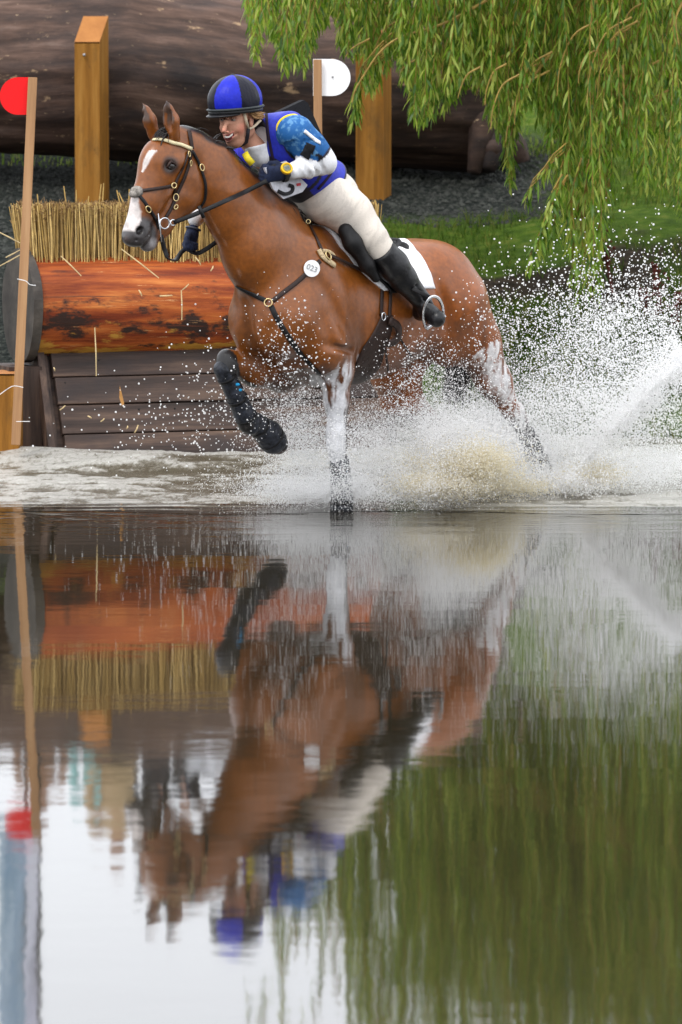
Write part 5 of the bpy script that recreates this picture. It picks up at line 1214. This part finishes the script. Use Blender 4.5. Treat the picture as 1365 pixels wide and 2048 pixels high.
legboot('black bell boot around the hoof of the lifted foreleg', pts((512, 848, -.17, .058), (536, 866, -.17, .070), (546, 880, -.17, .074)), [])
legboot('wet black leg boot on the planted foreleg standing in the water', pts((680, 925, .155, .052), (682, 960, .155, .054), (684, 992, .155, .058), (684, 1022, .155, .062)), [(691, 942, .20), (694, 958, .20)])
legboot('black leg boot on the near hind leg inside the spray', pts((1052, 868, .165, .052), (1078, 922, .165, .052), (1090, 955, .165, .058)), [])
legboot('black leg boot on the off hind leg inside the spray', pts((898, 892, -.16, .052), (922, 945, -.16, .052), (930, 975, -.16, .058)), [])
# ================================================================ WILLOW
def leafmat(name, c1, c2, c3):
    m, t, b = newmat(name); N = t.nodes.new; l = t.links.new
    g_ = N('ShaderNodeNewGeometry'); r = N('ShaderNodeValToRGB'); l(g_.outputs['Random Per Island'], r.inputs[0]); e = r.color_ramp.elements
    e[0].position = 0; e[0].color = (*c1, 1); e[1].position = 1; e[1].color = (*c3, 1); x = e.new(.55); x.color = (*c2, 1)
    l(r.outputs[0], b.inputs['Base Color']); b.inputs['Roughness'].default_value = .42; b.inputs['Specular IOR Level'].default_value = .5
    tr = N('ShaderNodeBsdfTranslucent'); hs = N('ShaderNodeHueSaturation'); hs.inputs['Value'].default_value = 1.3; hs.inputs['Hue'].default_value = .485; l(r.outputs[0], hs.inputs['Color']); l(hs.outputs[0], tr.inputs['Color'])
    mx = N('ShaderNodeMixShader'); mx.inputs[0].default_value = .58; l(b.outputs[0], mx.inputs[1]); l(tr.outputs[0], mx.inputs[2]); l(mx.outputs[0], t.nodes['Material Output'].inputs[0]); return m
M_leaf = leafmat('willow leaf', (.045, .12, .010), (.17, .31, .022), (.45, .50, .10))
M_twig = pmat('yellow willow twig', (.30, .20, .05), rough=.6, amt=.4)
M_bark = pmat('willow bark', (.07, .055, .04), rough=.9, scale=12, amt=.5, bump=1, bscale=20, stretch=(3, 3, .5))
willow = empty('willow_tree', (5.2, 33.5, 1.3), 'weeping willow with long drooping leafy strands hanging over the water', 'tree')
m = MB(); tp = Vector((4.9, 33.3, 4.6)); m.tube([(5.2, 33.5, 1.1), (5.1, 33.4, 2.6), tp, (4.6, 33.2, 6.0)], [.42, .32, .27, .18], 14); m.build('trunk', M_bark, willow, True)
tips = []; R_ = random.Random(21)
limbs = []
for k in range(34):
    x1 = R_.uniform(-.9, 6.5); y1 = R_.uniform(30.2, 34.2); z1 = 4.4+R_.uniform(0, 2.6)-.12*abs(x1-4); st0 = Vector((4.8, 33.3, R_.uniform(3.6, 5.6)))
    pk_ = (st0+Vector((x1, y1, z1)))/2+Vector((0, 0, R_.uniform(.4, 1.2))); e_ = Vector((x1, y1, z1)); l_ = [Vector(p) for p in spline([st0, pk_, e_], 6)]; limbs.append(l_)
    m = MB(); m.tube(l_, [.09*(1-.85*i/(len(l_)-1)) for i in range(len(l_))], 7); m.build('limb', M_bark, willow, True)
LV = []; LF = []; SV_ = MB(); big = []
def leaf(p, d, ln, wd, nr, store=None):
    d = d.normalized(); s_ = d.cross(nr).normalized(); n_ = s_.cross(d)
    c = n_*(ln*.10); b = len(LV)
    v = [p, p+d*ln*.35+s_*wd*.5-c*.2, p+d*ln*.35-s_*wd*.5-c*.2, p+d*ln*.72+s_*wd*.38-c, p+d*ln*.72-s_*wd*.38-c, p+d*ln-c*2.2]
    f = [(0, 1, 2), (1, 3, 4, 2), (3, 5, 4)]
    if store is not None: store.append((v, f)); return
    LV.extend(v); LF.extend([tuple(i+b for i in q) for q in f])
def strand(tip, length, lean, dens, big_tip=False, droop=None):
    """hanging shoot from above down to tip, leaves alternate along it"""
    n_ = max(4, int(length/.10)); ps = []
    for i in range(n_+1):
        t = i/n_; ps.append(tip+Vector((lean[0]*t*t*length, lean[1]*t*t*length, t*length))+Vector((.02*math.sin(t*7+tip.x*9), .02*math.cos(t*6+tip.x*5), 0)))
    SV_.tube(ps, [.0020+.0042*i/n_ for i in range(n_+1)], 3, cap=False)
    s_ = 0; ang = R_.random()*6; dens *= R_.uniform(.75, 1.7); k_ = R_.uniform(.8, 1.35)
    while s_ < length:
        t = s_/length; i = min(int(t*n_), n_-1); p = ps[i].lerp(ps[i+1], t*n_-i); ang += 2.4; spread = R_.uniform(.25, .95)
        d = Vector((math.cos(ang)*spread, math.sin(ang)*spread, -1+R_.uniform(-.1, .35))); ln = k_*R_.uniform(.06, .125)*(.75 if s_ < .05 else 1)
        nr = Vector((math.cos(ang+R_.uniform(-.8, .8)), math.sin(ang), .8)); leaf(p, d, ln, R_.uniform(.013, .019), nr, big if big_tip and s_ < .22 and len(big) < 300 else None)
        s_ += dens*R_.uniform(.6, 1.4)
def edge(px): return float(np.interp(px, [480, 505, 525, 545, 568, 590, 615, 640, 665, 690, 715, 740, 760, 790, 815, 840, 870, 900, 930, 960, 985, 1008, 1030, 1050, 1075, 1100, 1130, 1165, 1205, 1225, 1245, 1280, 1310, 1365],
    [0, 125, 60, 75, 150, 120, 145, 60, 40, 115, 110, 190, 150, 120, 165, 275, 245, 210, 170, 190, 260, 290, 250, 215, 235, 300, 480, 560, 490, 330, 290, 360, 400, 420]))
# front fringe whose tips trace the lower edge of the crown
for i in range(620):
    px = R_.uniform(495, 1385); ey = edge(px)
    if ey < 5: continue
    d = R_.uniform(29.8, 32.8); ty = ey-abs(R_.gauss(0, 1))*(24 if px < 800 else 45)-R_.uniform(0, 8)
    tip = P(px, ty, d); tip_z_top = R_.uniform(2.9, 4.6) if px > 690 else R_.uniform(2.75, 3.4)
    strand(tip, max(.35, tip_z_top-tip.z), (R_.uniform(-.05, .22), R_.uniform(-.05, .10)), .021, i % 3 == 0)
# a few single long shoots
for (px, ty, d, ln, lean) in ((700, 245, 30.2, .5, (.45, 0)), (703, 238, 30.2, .4, (.5, 0)), (1022, 378, 30.6, .9, (.05, 0)), (1026, 360, 30.7, .9, (0, 0)), (1016, 345, 30.7, .8, (.1, 0)), (1062, 545, 29.9, .55, (.35, 0)), (1070, 530, 29.9, .5, (.4, 0)), (1058, 400, 30.0, .3, (.8, 0)), (1150, 600, 30.2, .6, (0, 0)), (1190, 590, 30.3, .7, (.1, 0)), (1248, 275, 30.2, .6, (0, 0)), (1140, 560, 30.0, .7, (.05, 0)), (1168, 585, 30.1, .8, (.0, 0)), (1100, 500, 30.0, .6, (.2, 0))):
    for k in range(3): strand(P(px+k*3, ty-k*9, d), ln, lean, .018, True)
nf_ = len(LV)
# body of the crown above, seen in the water's reflection; its left side arches over with gaps
for i in range(440):
    x = R_.uniform(-.9, 6.0); y = R_.uniform(29.8, 32.6); zt0 = R_.uniform(3.3, 7.2)
    lim = np.interp(x, [-1.0, -.6, -.2, .2, .6, 2], [4.3, 3.6, 3.25, 3.0, 2.8, 2.7])
    if vnoise(np.array([x*2.6, y*.5, 3.])) < (.46 if x < .7 else .34): continue
    tz = max(lim, zt0-R_.uniform(.8, 1.8)); 
    if zt0-tz < .3: continue
    strand(Vector((x, y, tz)), zt0-tz, (R_.uniform(-.1, .2), 0), .042)
print('leaves', len(LF)//3)
me = bpy.data.meshes.new('leaves'); me.from_pydata(LV, [], LF); me.update(); o = link('leaves', me, M_leaf, willow); tag(o, kind='stuff')
o = SV_.build('shoots', M_twig, willow); tag(o, kind='stuff')
for v, f in big[:300]:
    link('leaf', meshdata('leaf', v, f), M_leaf, willow)
# arching bare yellow shoot in front
for pl in (((975, 0), (930, 25), (880, 50), (800, 75), (760, 105), (735, 140), (712, 178), (704, 205)), ((1100, 110), (1070, 150), (1050, 185), (1040, 215)), ((1190, 0), (1183, 40), (1180, 90)), ((1365, 5), (1352, 40), (1358, 90)), ((1246, 130), (1248, 190), (1246, 240))):
    m = MB(); q = spline(pl, 5); m.tube([P(x, y, 30.1) for x, y in q], [.010-.006*i/len(q) for i in range(len(q))], 5); m.build('shoot', M_twig, willow)
    for i in range(2, len(q)):
        for k in range(3): strand(P(q[i][0]+R_.uniform(-8, 8), q[i][1]+R_.uniform(8, 40), 30.1+R_.uniform(-.05, .05)), R_.uniform(.08, .2), (R_.uniform(-.4, .4), 0), .02) if False else None
# yellow arching twigs, mostly bare, running through the crown
for k in range(34):
    px, py, d = R_.uniform(720, 1360), R_.uniform(-20, 190), R_.uniform(29.9, 30.8); L_ = R_.uniform(50, 150); q = spline([(px, py), (px-L_*.35, py+L_*.22), (px-L_*.55, py+L_*.7), (px-L_*.6, py+L_*1.15)], 5)
    q = [(x, y) for x, y in q if y < edge(min(1364, max(480, x)))+10]
    if len(q) < 4: continue
    m = MB(); m.tube([P(x, y, d) for x, y in q], [.0075-.005*i/len(q) for i in range(len(q))], 5); m.build('shoot', M_twig, willow)
# ================================================================ GRASS AND WEEDS
R_ = random.Random(4)
def blades(n, xr, yr, h, wd, mat, name, cond=None, leanx=.4):
    V = []; F = []; 
    X = np.array([R_.uniform(*xr) for _ in range(n)]); Y = np.array([R_.uniform(*yr) for _ in range(n)]); Z = zt(X, Y)
    dn = fbm(np.stack([X*2.1, Y*2.1, X*0+5], -1))
    for i in range(n):
        if cond and not cond(X[i], Y[i], dn[i]): continue
        p = Vector((X[i], Y[i], Z[i]-.01)); hh = h*R_.uniform(.5, 1.3)*(.6+.9*dn[i]); a_ = R_.uniform(0, 6.28); s_ = Vector((math.cos(a_), math.sin(a_), 0))*wd*R_.uniform(.6, 1.2); l_ = Vector((R_.gauss(0, leanx), R_.gauss(0, leanx), 0))*hh
        b = len(V); V += [p-s_, p+s_, p+l_*.35+Vector((0, 0, hh*.6))-s_*.7, p+l_*.35+Vector((0, 0, hh*.6))+s_*.7, p+l_+Vector((0, 0, hh*.95))]; F += [(b, b+1, b+3, b+2), (b+2, b+3, b+4)]
    me = bpy.data.meshes.new(name); me.from_pydata(V, [], F); me.update(); return tag(link(name, me, mat), kind='stuff')
M_gr = leafmat('grass blade', (.026, .058, .006), (.055, .110, .012), (.15, .16, .035))
for n_ in M_gr.node_tree.nodes:
    if n_.type == 'BSDF_PRINCIPLED': n_.inputs['Specular IOR Level'].default_value = .12
M_gr2 = leafmat('bright lawn blade', (.07, .14, .015), (.12, .21, .025), (.22, .26, .06))
def gc(x, y, dn):
    if x < .2: return dn > .60 and x < -2.6
    if y > 34.2+.5*(dn-.5): return x > 1.6 or y > 36.3
    if x > 1.2+dn: return dn > .49
    if y > 32.4: return dn > .40
    return dn > .47
tag(blades(34000, (-3.2, 4.6), (30.0, 36.5), .085, .004, M_gr, 'bank_grass', gc), 'short green grass and weeds covering the bank under the willow', 'grass')
tag(blades(20000, (-3.4, 5.0), (36.3, 44), .07, .006, M_gr2, 'lawn_grass'), 'bright lawn grass on the slope behind the big log', 'grass')
tag(blades(9000, (.6, 4.4), (29.7, 31.6), .22, .009, M_gr, 'bank_weeds', lambda x, y, dn: dn > .38, .55), 'tall leafy weeds growing at the edge of the pond', 'weeds')
# gravel lumps under the big log
V = []; F = []
for i in range(7000):
    x = R_.uniform(-3.2, 1.7); y = R_.uniform(31.5, 36.6) if x < 0 else R_.uniform(34.1, 36.8)
    z = float(zt(x, y)) if i % 1 == 0 else 0; r = R_.uniform(.008, .028); b = len(V); c = Vector((x, y, z))
    V += [c+Vector((R_.uniform(.6, 1.2)*r*a, R_.uniform(.6, 1.2)*r*b_, R_.uniform(.5, 1)*r*c_)) for a, b_, c_ in ((1, 0, 0), (-1, 0, 0), (0, 1, 0), (0, -1, 0), (0, 0, 1), (0, 0, -1))]
    F += [(b+p, b+q, b+s) for p, q, s in ((0, 2, 4), (2, 1, 4), (1, 3, 4), (3, 0, 4), (2, 0, 5), (1, 2, 5), (3, 1, 5), (0, 3, 5))]
me = bpy.data.meshes.new('gravel'); me.from_pydata(V, [], F); me.update(); tag(link('gravel', me, pmat('grey gravel', (.018, .020, .018), rough=.9, scale=9, amt=.6, col2=(.060, .063, .055))), 'grey gravel spread on the bank under the big log', 'gravel', kind='stuff')
# dock plants with dark red stems
M_dock = pmat('dark red dock', (.09, .018, .012), rough=.8, scale=30, amt=.5)
for (px, py, d, h, dx) in ((1228, 365, 31.9, .42, -26), (1322, 470, 30.9, .5, -8), (1345, 480, 30.8, .34, 14), (1310, 480, 31.0, .3, -20)):
    b_ = P(px, py, d); b_.z = float(zt(b_.x, b_.y)); root = empty('dock_plant', b_, {1228: 'dark red dock stem behind the lowest willow strands', 1322: 'tall dark red dock plant at the right edge behind the spray', 1345: 'shorter dark red dock plant leaning right at the right edge', 1310: 'small dark red dock plant left of the tall one'}[px], 'plant')
    m = MB(); t_ = b_+Vector((dx*.0033, 0, h)); m.tube([b_, (b_+t_)/2, t_], [.012, .009, .004], 6); m.build('stem', M_dock, root)
    m = MB()
    for k in range(110):
        q = b_.lerp(t_, R_.uniform(.35, 1)); m.sphere(q+Vector((R_.gauss(0, .022), R_.gauss(0, .022), R_.gauss(0, .012))), R_.uniform(.006, .013), 5, 4)
    tag(m.build('seed_head', M_dock, root), kind='stuff')
# ================================================================ PEOPLE AND FLAGS ON THE FAR BANK (seen mirrored in the water)
def onlooker(x, y, h, top, legs, skin, hair, label, arm=0, hat=None):
    z0 = float(zt(x, y)); f = Field((-.45, -.32, -.05), (.45, .32, h+.45), .022); s_ = h/1.75
    for sg in (-1, 1):
        f.chain([((sg*.10*s_, 0, .90*s_), .10*s_), ((sg*.11*s_, .01, .50*s_), .065*s_), ((sg*.11*s_, 0, .10*s_), .045*s_)], 1, .03); f.rc((sg*.11*s_, 0, .05), .045, (sg*.13*s_, -.14, .04), .035, 1, .02)
        if sg == 1 and arm: f.chain([((sg*.20*s_, 0, 1.40*s_), .055), ((sg*.32*s_, -.05, 1.62*s_), .042), ((sg*.20*s_, -.12, 1.90*s_), .034), ((sg*.19*s_, -.13, 1.98*s_), .045)], 1, .02)
        else: f.chain([((sg*.20*s_, 0, 1.40*s_), .055*s_), ((sg*.26*s_, .0, 1.12*s_), .043*s_), ((sg*.20*s_, -.14, .98*s_), .034*s_), ((sg*.18*s_, -.20, .98*s_), .045*s_)], 1, .02)
    f.chain([((0, 0, .98*s_), .145*s_), ((0, 0, 1.22*s_), .135*s_), ((0, 0, 1.38*s_), .13*s_)], 1.0, .05); f.rc((0, 0, 1.42*s_), .055, (0, -.01, 1.54*s_), .05, 1, .03)
    f.el((0, -.01, 1.65*s_), (.078, .095, .115), k=.02); f.el((0, -.105, 1.63*s_), (.015, .02, .02), k=.01)
    V_, Q_ = f.mesh(); C_ = np.tile(skin, (len(V_), 1)); zz = V_[:, 2]/s_; xx_ = np.abs(V_[:, 0])
    C_[(zz < 1.46) & ((xx_ < .24) | (zz > 1.2)) & (zz > .9) & ~((zz > 1.50))] = top; C_[(zz > 1.0) & (zz < 1.45) & (V_[:, 1] > -.1)] = top; C_[zz < .93] = legs; C_[zz < .10] = (.03, .03, .03)
    C_[(zz > 1.66) & (V_[:, 1] > -.05) | (zz > 1.72)] = hair
    root = empty('person', (x, y, z0), label, 'person', 'spectators on the far bank'); me = fastmesh('onlooker', V_+[x, y, z0], Q_); setcol(me, C_); link('body', me, M_crowd, root, True)
M_crowd = vcolmat('crowd clothes', rough=.8, bump=.1, bscale=40)
SK = (.45, .24, .16)
onlooker(-2.25, 44.2, 1.62, (.30, .55, .55), (.10, .10, .14), SK, (.12, .07, .03), 'spectator in a pale teal top on the far bank, mirrored above the red flag')
onlooker(-2.02, 43.2, 1.80, (.50, .36, .22), (.22, .16, .10), SK, (.05, .03, .02), 'spectator in a tan top with one raised arm on the far bank', 1)
onlooker(-1.72, 44.6, 1.66, (.03, .03, .04), (.02, .02, .03), SK, (.03, .02, .02), 'spectator in black clothes on the far bank')
onlooker(-1.44, 44.8, 1.55, (.72, .72, .78), (.06, .06, .08), SK, (.05, .03, .02), 'spectator in a white top with dark trousers on the far bank')
onlooker(-1.10, 45.2, 1.50, (.62, .62, .66), (.10, .10, .10), (.40, .22, .15), (.02, .02, .02), 'spectator in a light grey top left of the ears of the horse reflection')
onlooker(-.62, 45.0, 1.62, (.70, .70, .74), (.30, .03, .04), SK, (.06, .04, .03), 'spectator in white with red trousers on the far bank')
onlooker(-2.85, 45.4, 1.60, (.35, .20, .13), (.05, .05, .07), SK, (.05, .03, .02), 'spectator in a brown top at the left on the far bank')
onlooker(1.3, 46, 1.7, (.65, .65, .70), (.05, .07, .15), SK, (.05, .03, .02), 'spectator in white with navy trousers beyond the willow')
onlooker(2.6, 46.5, 1.65, (.10, .22, .45), (.05, .05, .07), SK, (.05, .03, .02), 'spectator in blue beyond the willow')
# tall feather banners
def banner(x, y, w_, z0, z1, mat, label):
    g0 = float(zt(x, y)); root = empty('feather_banner', (x, y, g0), label, 'banner'); m = MB(); m.tube([(x+w_/2, y, g0), (x+w_/2, y, z1+.3)], .02, 8); m.build('pole', pmat('banner pole', (.05, .05, .05)), root, True)
    n = 24; vs = []; fs = []
    for i in range(n+1):
        for j in range(7):
            t = j/6; z = z0+(z1-z0)*i/n; vs.append((x+w_/2-w_*(1-t)*(1 if i < n-2 else .7), y+.05*math.sin(i*.5+t*4), z))
    for i in range(n):
        for j in range(6): fs.append((i*7+j, i*7+j+1, (i+1)*7+j+1, (i+1)*7+j))
    o = link('cloth', meshdata('cloth', vs, fs), mat, root, True); s_ = o.modifiers.new('t', 'SOLIDIFY'); s_.thickness = .004
banner(-3.13, 45.6, .26, 4.9, 8.6, pmat('blue banner cloth', (.30, .50, .75), rough=.8, scale=3, amt=.3, col2=(.65, .76, .88), stretch=(4, 4, .4)), 'tall mottled blue feather banner on the far bank at the left')
banner(-2.92, 45.2, .13, 4.9, 8.6, pmat('lavender banner cloth', (.78, .78, .92), rough=.8, amt=.05), 'tall pale lavender feather banner beside the blue one')
# far trees that close the view behind the willow
M_far = leafmat('far foliage', (.03, .07, .012), (.06, .12, .02), (.12, .17, .04))
for (x, y, h, r, lab) in ((7.5, 60, 9, 3.4, 'broad far tree behind the willow, nearest of the far trees'), (12, 72, 11, 4.5, 'far tree right of the others behind the willow'), (5.0, 78, 10, 4.0, 'far tree behind the broad one')):
    z0 = float(zt(x, y)); root = empty('far_tree', (x, y, z0), lab, 'tree'); m = MB(); m.tube([(x, y, z0-.2), (x+.1, y, z0+h*.4), (x, y, z0+h*.8)], [.3, .22, .06], 10); m.build('trunk', M_bark, root, True)
    V = []; F = []
    for i in range(9000):
        d = Vector((R_.gauss(0, 1), R_.gauss(0, 1), R_.gauss(0, 1))).normalized(); rr = r*R_.uniform(.4, 1)**.5*(.7+.5*float(vnoise(np.array([d.x*2.5+9, d.y*2.5+9, d.z*2.5+x])))); c = Vector((x, y, z0+h*.6))+Vector((d.x*rr, d.y*rr, d.z*rr*1.15)); a_ = Vector((R_.gauss(0, 1), R_.gauss(0, 1), R_.gauss(0, 1))).normalized()*.14; b_ = a_.cross(Vector((R_.gauss(0, 1), R_.gauss(0, 1), R_.gauss(0, 1)))).normalized()*.09; k = len(V); V += [c-a_, c+b_, c+a_, c-b_]; F.append((k, k+1, k+2, k+3))
    me = bpy.data.meshes.new('crown'); me.from_pydata(V, [], F); me.update(); link('crown', me, M_far, root)
# ================================================================ SPRAY
rs = np.random.default_rng(11)
M_drop, t_, b_ = newmat('white water drops'); b_.inputs['Base Color'].default_value = (.86, .86, .86, 1); b_.inputs['Roughness'].default_value = .25; b_.inputs['IOR'].default_value = 1.33
tr_ = t_.nodes.new('ShaderNodeBsdfTranslucent'); tr_.inputs[0].default_value = (.86, .86, .86, 1); mx_ = t_.nodes.new('ShaderNodeMixShader'); mx_.inputs[0].default_value = .45; t_.links.new(b_.outputs[0], mx_.inputs[1]); t_.links.new(tr_.outputs[0], mx_.inputs[2]); t_.links.new(mx_.outputs[0], t_.nodes['Material Output'].inputs[0])
M_mud = M_drop.copy(); M_mud.name = 'silty water drops'
for n_ in M_mud.node_tree.nodes:
    if n_.type == 'BSDF_PRINCIPLED': n_.inputs['Base Color'].default_value = (.74, .68, .52, 1)
    if n_.type == 'BSDF_TRANSLUCENT': n_.inputs[0].default_value = (.74, .68, .52, 1)
gt = bpy.data.node_groups.new('points_to_drops', 'GeometryNodeTree'); gt.interface.new_socket('Geometry', in_out='INPUT', socket_type='NodeSocketGeometry'); gt.interface.new_socket('Geometry', in_out='OUTPUT', socket_type='NodeSocketGeometry')
def dropgroup(mat):
    g_ = gt.copy(); N = g_.nodes.new; i_, o_ = N('NodeGroupInput'), N('NodeGroupOutput'); mp_ = N('GeometryNodeMeshToPoints'); na = N('GeometryNodeInputNamedAttribute'); na.data_type = 'FLOAT'; na.inputs['Name'].default_value = 'rad'; sm = N('GeometryNodeSetMaterial'); sm.inputs['Material'].default_value = mat
    g_.links.new(i_.outputs[0], mp_.inputs['Mesh']); g_.links.new(na.outputs['Attribute'], mp_.inputs['Radius']); g_.links.new(mp_.outputs[0], sm.inputs['Geometry']); g_.links.new(sm.outputs[0], o_.inputs[0]); return g_
G_white, G_mud = dropgroup(M_drop), dropgroup(M_mud)
def drops(name, V, R, grp, label, cat='water spray'):
    V = np.asarray(V, np.float32); k = V[:, 2] > .002; V, R = V[k], np.asarray(R, np.float32)[k]
    me = bpy.data.meshes.new(name); me.vertices.add(len(V)); me.vertices.foreach_set('co', V.ravel()); a = me.attributes.new('rad', 'FLOAT', 'POINT'); a.data.foreach_set('value', R)
    o = bpy.data.objects.new(name, me); COL.objects.link(o); md = o.modifiers.new('drops', 'NODES'); md.node_group = grp; me.materials.append(M_drop if grp is G_white else M_mud)
    tag(o, label, cat, kind='stuff'); print(name, len(V)); return o
def Pn(px, py, d):
    u, v = (px-CX)/FPX, (py-CY)/FPX; dy = ct-v*st_; dz = -st_-v*ct; return np.stack([u/dy*d, d, CAMZ+dz/dy*d], -1)
def clump(V, k=1.0, f=3.2, seed=0, lo=.42, hi=.62):
    return rs.random(len(V)) < sst(lo, hi, fbm(V*f+seed, 3))*k+(1-k)
def plume(n, poly_rate, seed, lo=.40, hi=.62, f=3.5, k=.85):
    """poly_rate: list of (px, py, sx, sy, weight, depth, depth spread) gaussian puffs"""
    w_ = np.array([p[4] for p in poly_rate], float); w_ /= w_.sum(); c = rs.choice(len(w_), n, p=w_); A = np.array([[p[0], p[1], p[2], p[3], p[5], p[6]] for p in poly_rate])[c]
    g_ = rs.standard_normal((n, 3)); V = Pn(A[:, 0]+g_[:, 0]*A[:, 2], A[:, 1]+g_[:, 1]*A[:, 3], A[:, 4]+g_[:, 2]*A[:, 5]); return V[clump(V, k, f, seed, lo, hi)]
def radii(n, lo, hi, p=2.5): return lo+(hi-lo)*rs.random(n)**p
# fine mist: very many tiny drops, so that what is behind shows through
mist = [(600, 905, 45, 50, .55, 25.5, .2), (560, 965, 60, 14, .35, 25.2, .2), (640, 985, 70, 12, .8, 25.1, .2), (780, 900, 55, 45, 1.2, 25.1, .25), (830, 870, 60, 35, .8, 25.2, .3), (760, 970, 90, 22, 1.5, 25.0, .2), (910, 880, 60, 40, 1.4, 25.3, .3),
        (985, 885, 45, 42, 1.5, 26.2, .15), (1060, 925, 45, 34, 1.4, 26.2, .15), (1000, 920, 50, 30, .5, 25.5, .15), (1090, 955, 30, 12, .5, 25.7, .1), (1110, 880, 60, 60, .6, 26.0, .3), (1230, 860, 90, 50, .6, 26.1, .4), (1300, 930, 80, 22, .8, 26.1, .4), (880, 960, 100, 22, .9, 25.6, .3), (1180, 965, 110, 14, .9, 25.9, .4), (940, 790, 70, 50, .35, 25.9, .3)]
V = plume(430000, mist, 1, .36, .60, 3.4, .85); drops('splash_mist', V, radii(len(V), .0010, .0026, 2), G_white, 'white mist of fine spray thrown up around the horse legs')
# medium drops
med = [(600, 820, 45, 70, .45, 25.3, .25), (545, 780, 45, 45, .16, 24.8, .2), (575, 690, 40, 50, .07, 24.45, .1), (690, 900, 40, 60, .25, 24.7, .1), (850, 790, 80, 50, .6, 25.2, .4), (1110, 790, 90, 70, 1.4, 25.9, .5), (1220, 740, 90, 75, 1.5, 26.0, .5), (1300, 790, 70, 75, 1.2, 26.1, .5), (1020, 700, 60, 60, .30, 25.8, .3), (1200, 640, 90, 45, .55, 26.0, .5), (1060, 880, 60, 50, .8, 25.8, .3), (1300, 640, 60, 50, .35, 26.1, .5), (840, 720, 50, 30, .12, 24.8, .2)]
V = plume(74000, med, 5, .42, .58, 6, .9); drops('splash_drops', V, radii(len(V), .0011, .0044, 2.6), G_white, 'flying white drops of the splash over horse belly and hind legs')
# scattered big drops, far flung
far = [(1200, 600, 110, 70, 1.2, 26.0, .5), (1250, 700, 100, 80, 1.6, 26.1, .5), (570, 650, 35, 50, .07, 24.4, .1), (600, 730, 40, 40, .12, 24.5, .15), (1330, 560, 50, 60, .2, 26.1, .4), (430, 800, 60, 60, .30, 25.5, .4), (990, 620, 50, 50, .2, 25.3, .2), (340, 850, 110, 45, .18, 26, .5)]
V = plume(5200, far, 9, .35, .6, 6, .5); drops('flung_drops', V, radii(len(V), .0024, .0058, 2), G_white, 'larger separate drops flung out above the splash at the right')
# jet rising to the right and sheets of water
def sheet(n, pth, wid, d, sd, rad, seed, fall=1.5):
    t = rs.random(n)**.8; q = np.array(pth, float); u_ = np.linspace(0, 1, len(q)); px = np.interp(t, u_, q[:, 0]); py = np.interp(t, u_, q[:, 1]); w_ = np.interp(t, [0, 1], wid); g_ = np.sign(rs.standard_normal(n))*np.abs(rs.standard_normal(n))**fall
    V = Pn(px+g_*w_*.6, py+g_*w_*.8+rs.standard_normal(n)*2, d+rs.standard_normal(n)*sd); return V[clump(V, .92, 12, seed, .42, .56)]
V = np.vstack([sheet(26000, [(1135, 965), (1180, 905), (1238, 838), (1300, 778), (1375, 712)], (22, 12), 25.6, .10, 0, 1, 1.5), sheet(12000, [(1135, 960), (1210, 880), (1290, 790), (1375, 700)], (60, 40), 25.95, .15, 0, 2, 1.2)])
drops('splash_jet', V, radii(len(V), .0016, .0046, 2), G_white, 'dense white jet of water thrown up to the right behind the hind hoof')
mud = [(925, 945, 50, 26, 2, 25.2, .12), (950, 925, 30, 18, 1, 25.05, .10), (880, 972, 45, 12, .8, 25.0, .10), (1010, 972, 45, 10, .5, 25.5, .12), (1185, 950, 30, 12, .35, 25.8, .12)]
V = plume(62000, mud, 3, .3, .55, 4, .6); drops('muddy_splash', V, radii(len(V), .0016, .0040, 2), G_mud, 'dome of yellowish muddy water bursting up below the horse')

# torn ribbons and threads of water between the drops
m = MB(); rr = random.Random(8)
for i in range(620):
    k = rr.random(); t = rr.random()
    if k < .55: px, py, dd = 1130+235*t+rr.gauss(0, 26), 965-250*t+rr.gauss(0, 24), 25.9+rr.gauss(0, .12); dv = (.7, -.7)
    elif k < .8: px, py, dd = 1080-150*t+rr.gauss(0, 24), 965-170*t+rr.gauss(0, 30), 25.6+rr.gauss(0, .15); dv = (-.55, -.8)
    else: px, py, dd = 620+rr.gauss(0, 50), 930+rr.gauss(0, 50), 25.2+rr.gauss(0, .1); dv = (rr.gauss(0, .6), -.8)
    L_ = rr.uniform(6, 22); a_ = rr.gauss(0, .5); dx, dy = dv[0]*math.cos(a_)-dv[1]*math.sin(a_), dv[0]*math.sin(a_)+dv[1]*math.cos(a_)
    ps = [P(px+dx*L_*q+rr.gauss(0, 1.2), py+dy*L_*q+rr.gauss(0, 1.2), dd) for q in (0, .3, .6, 1)]
    if ps[0].z < .02: continue
    r_ = rr.uniform(.0012, .0032); m.tube(ps, [r_*.5, r_*1.2, r_*.7, r_*1.3], 5)
tag(m.build('water_threads', M_drop, None, True), 'thin torn threads of water inside the white jet', 'water spray', kind='stuff')
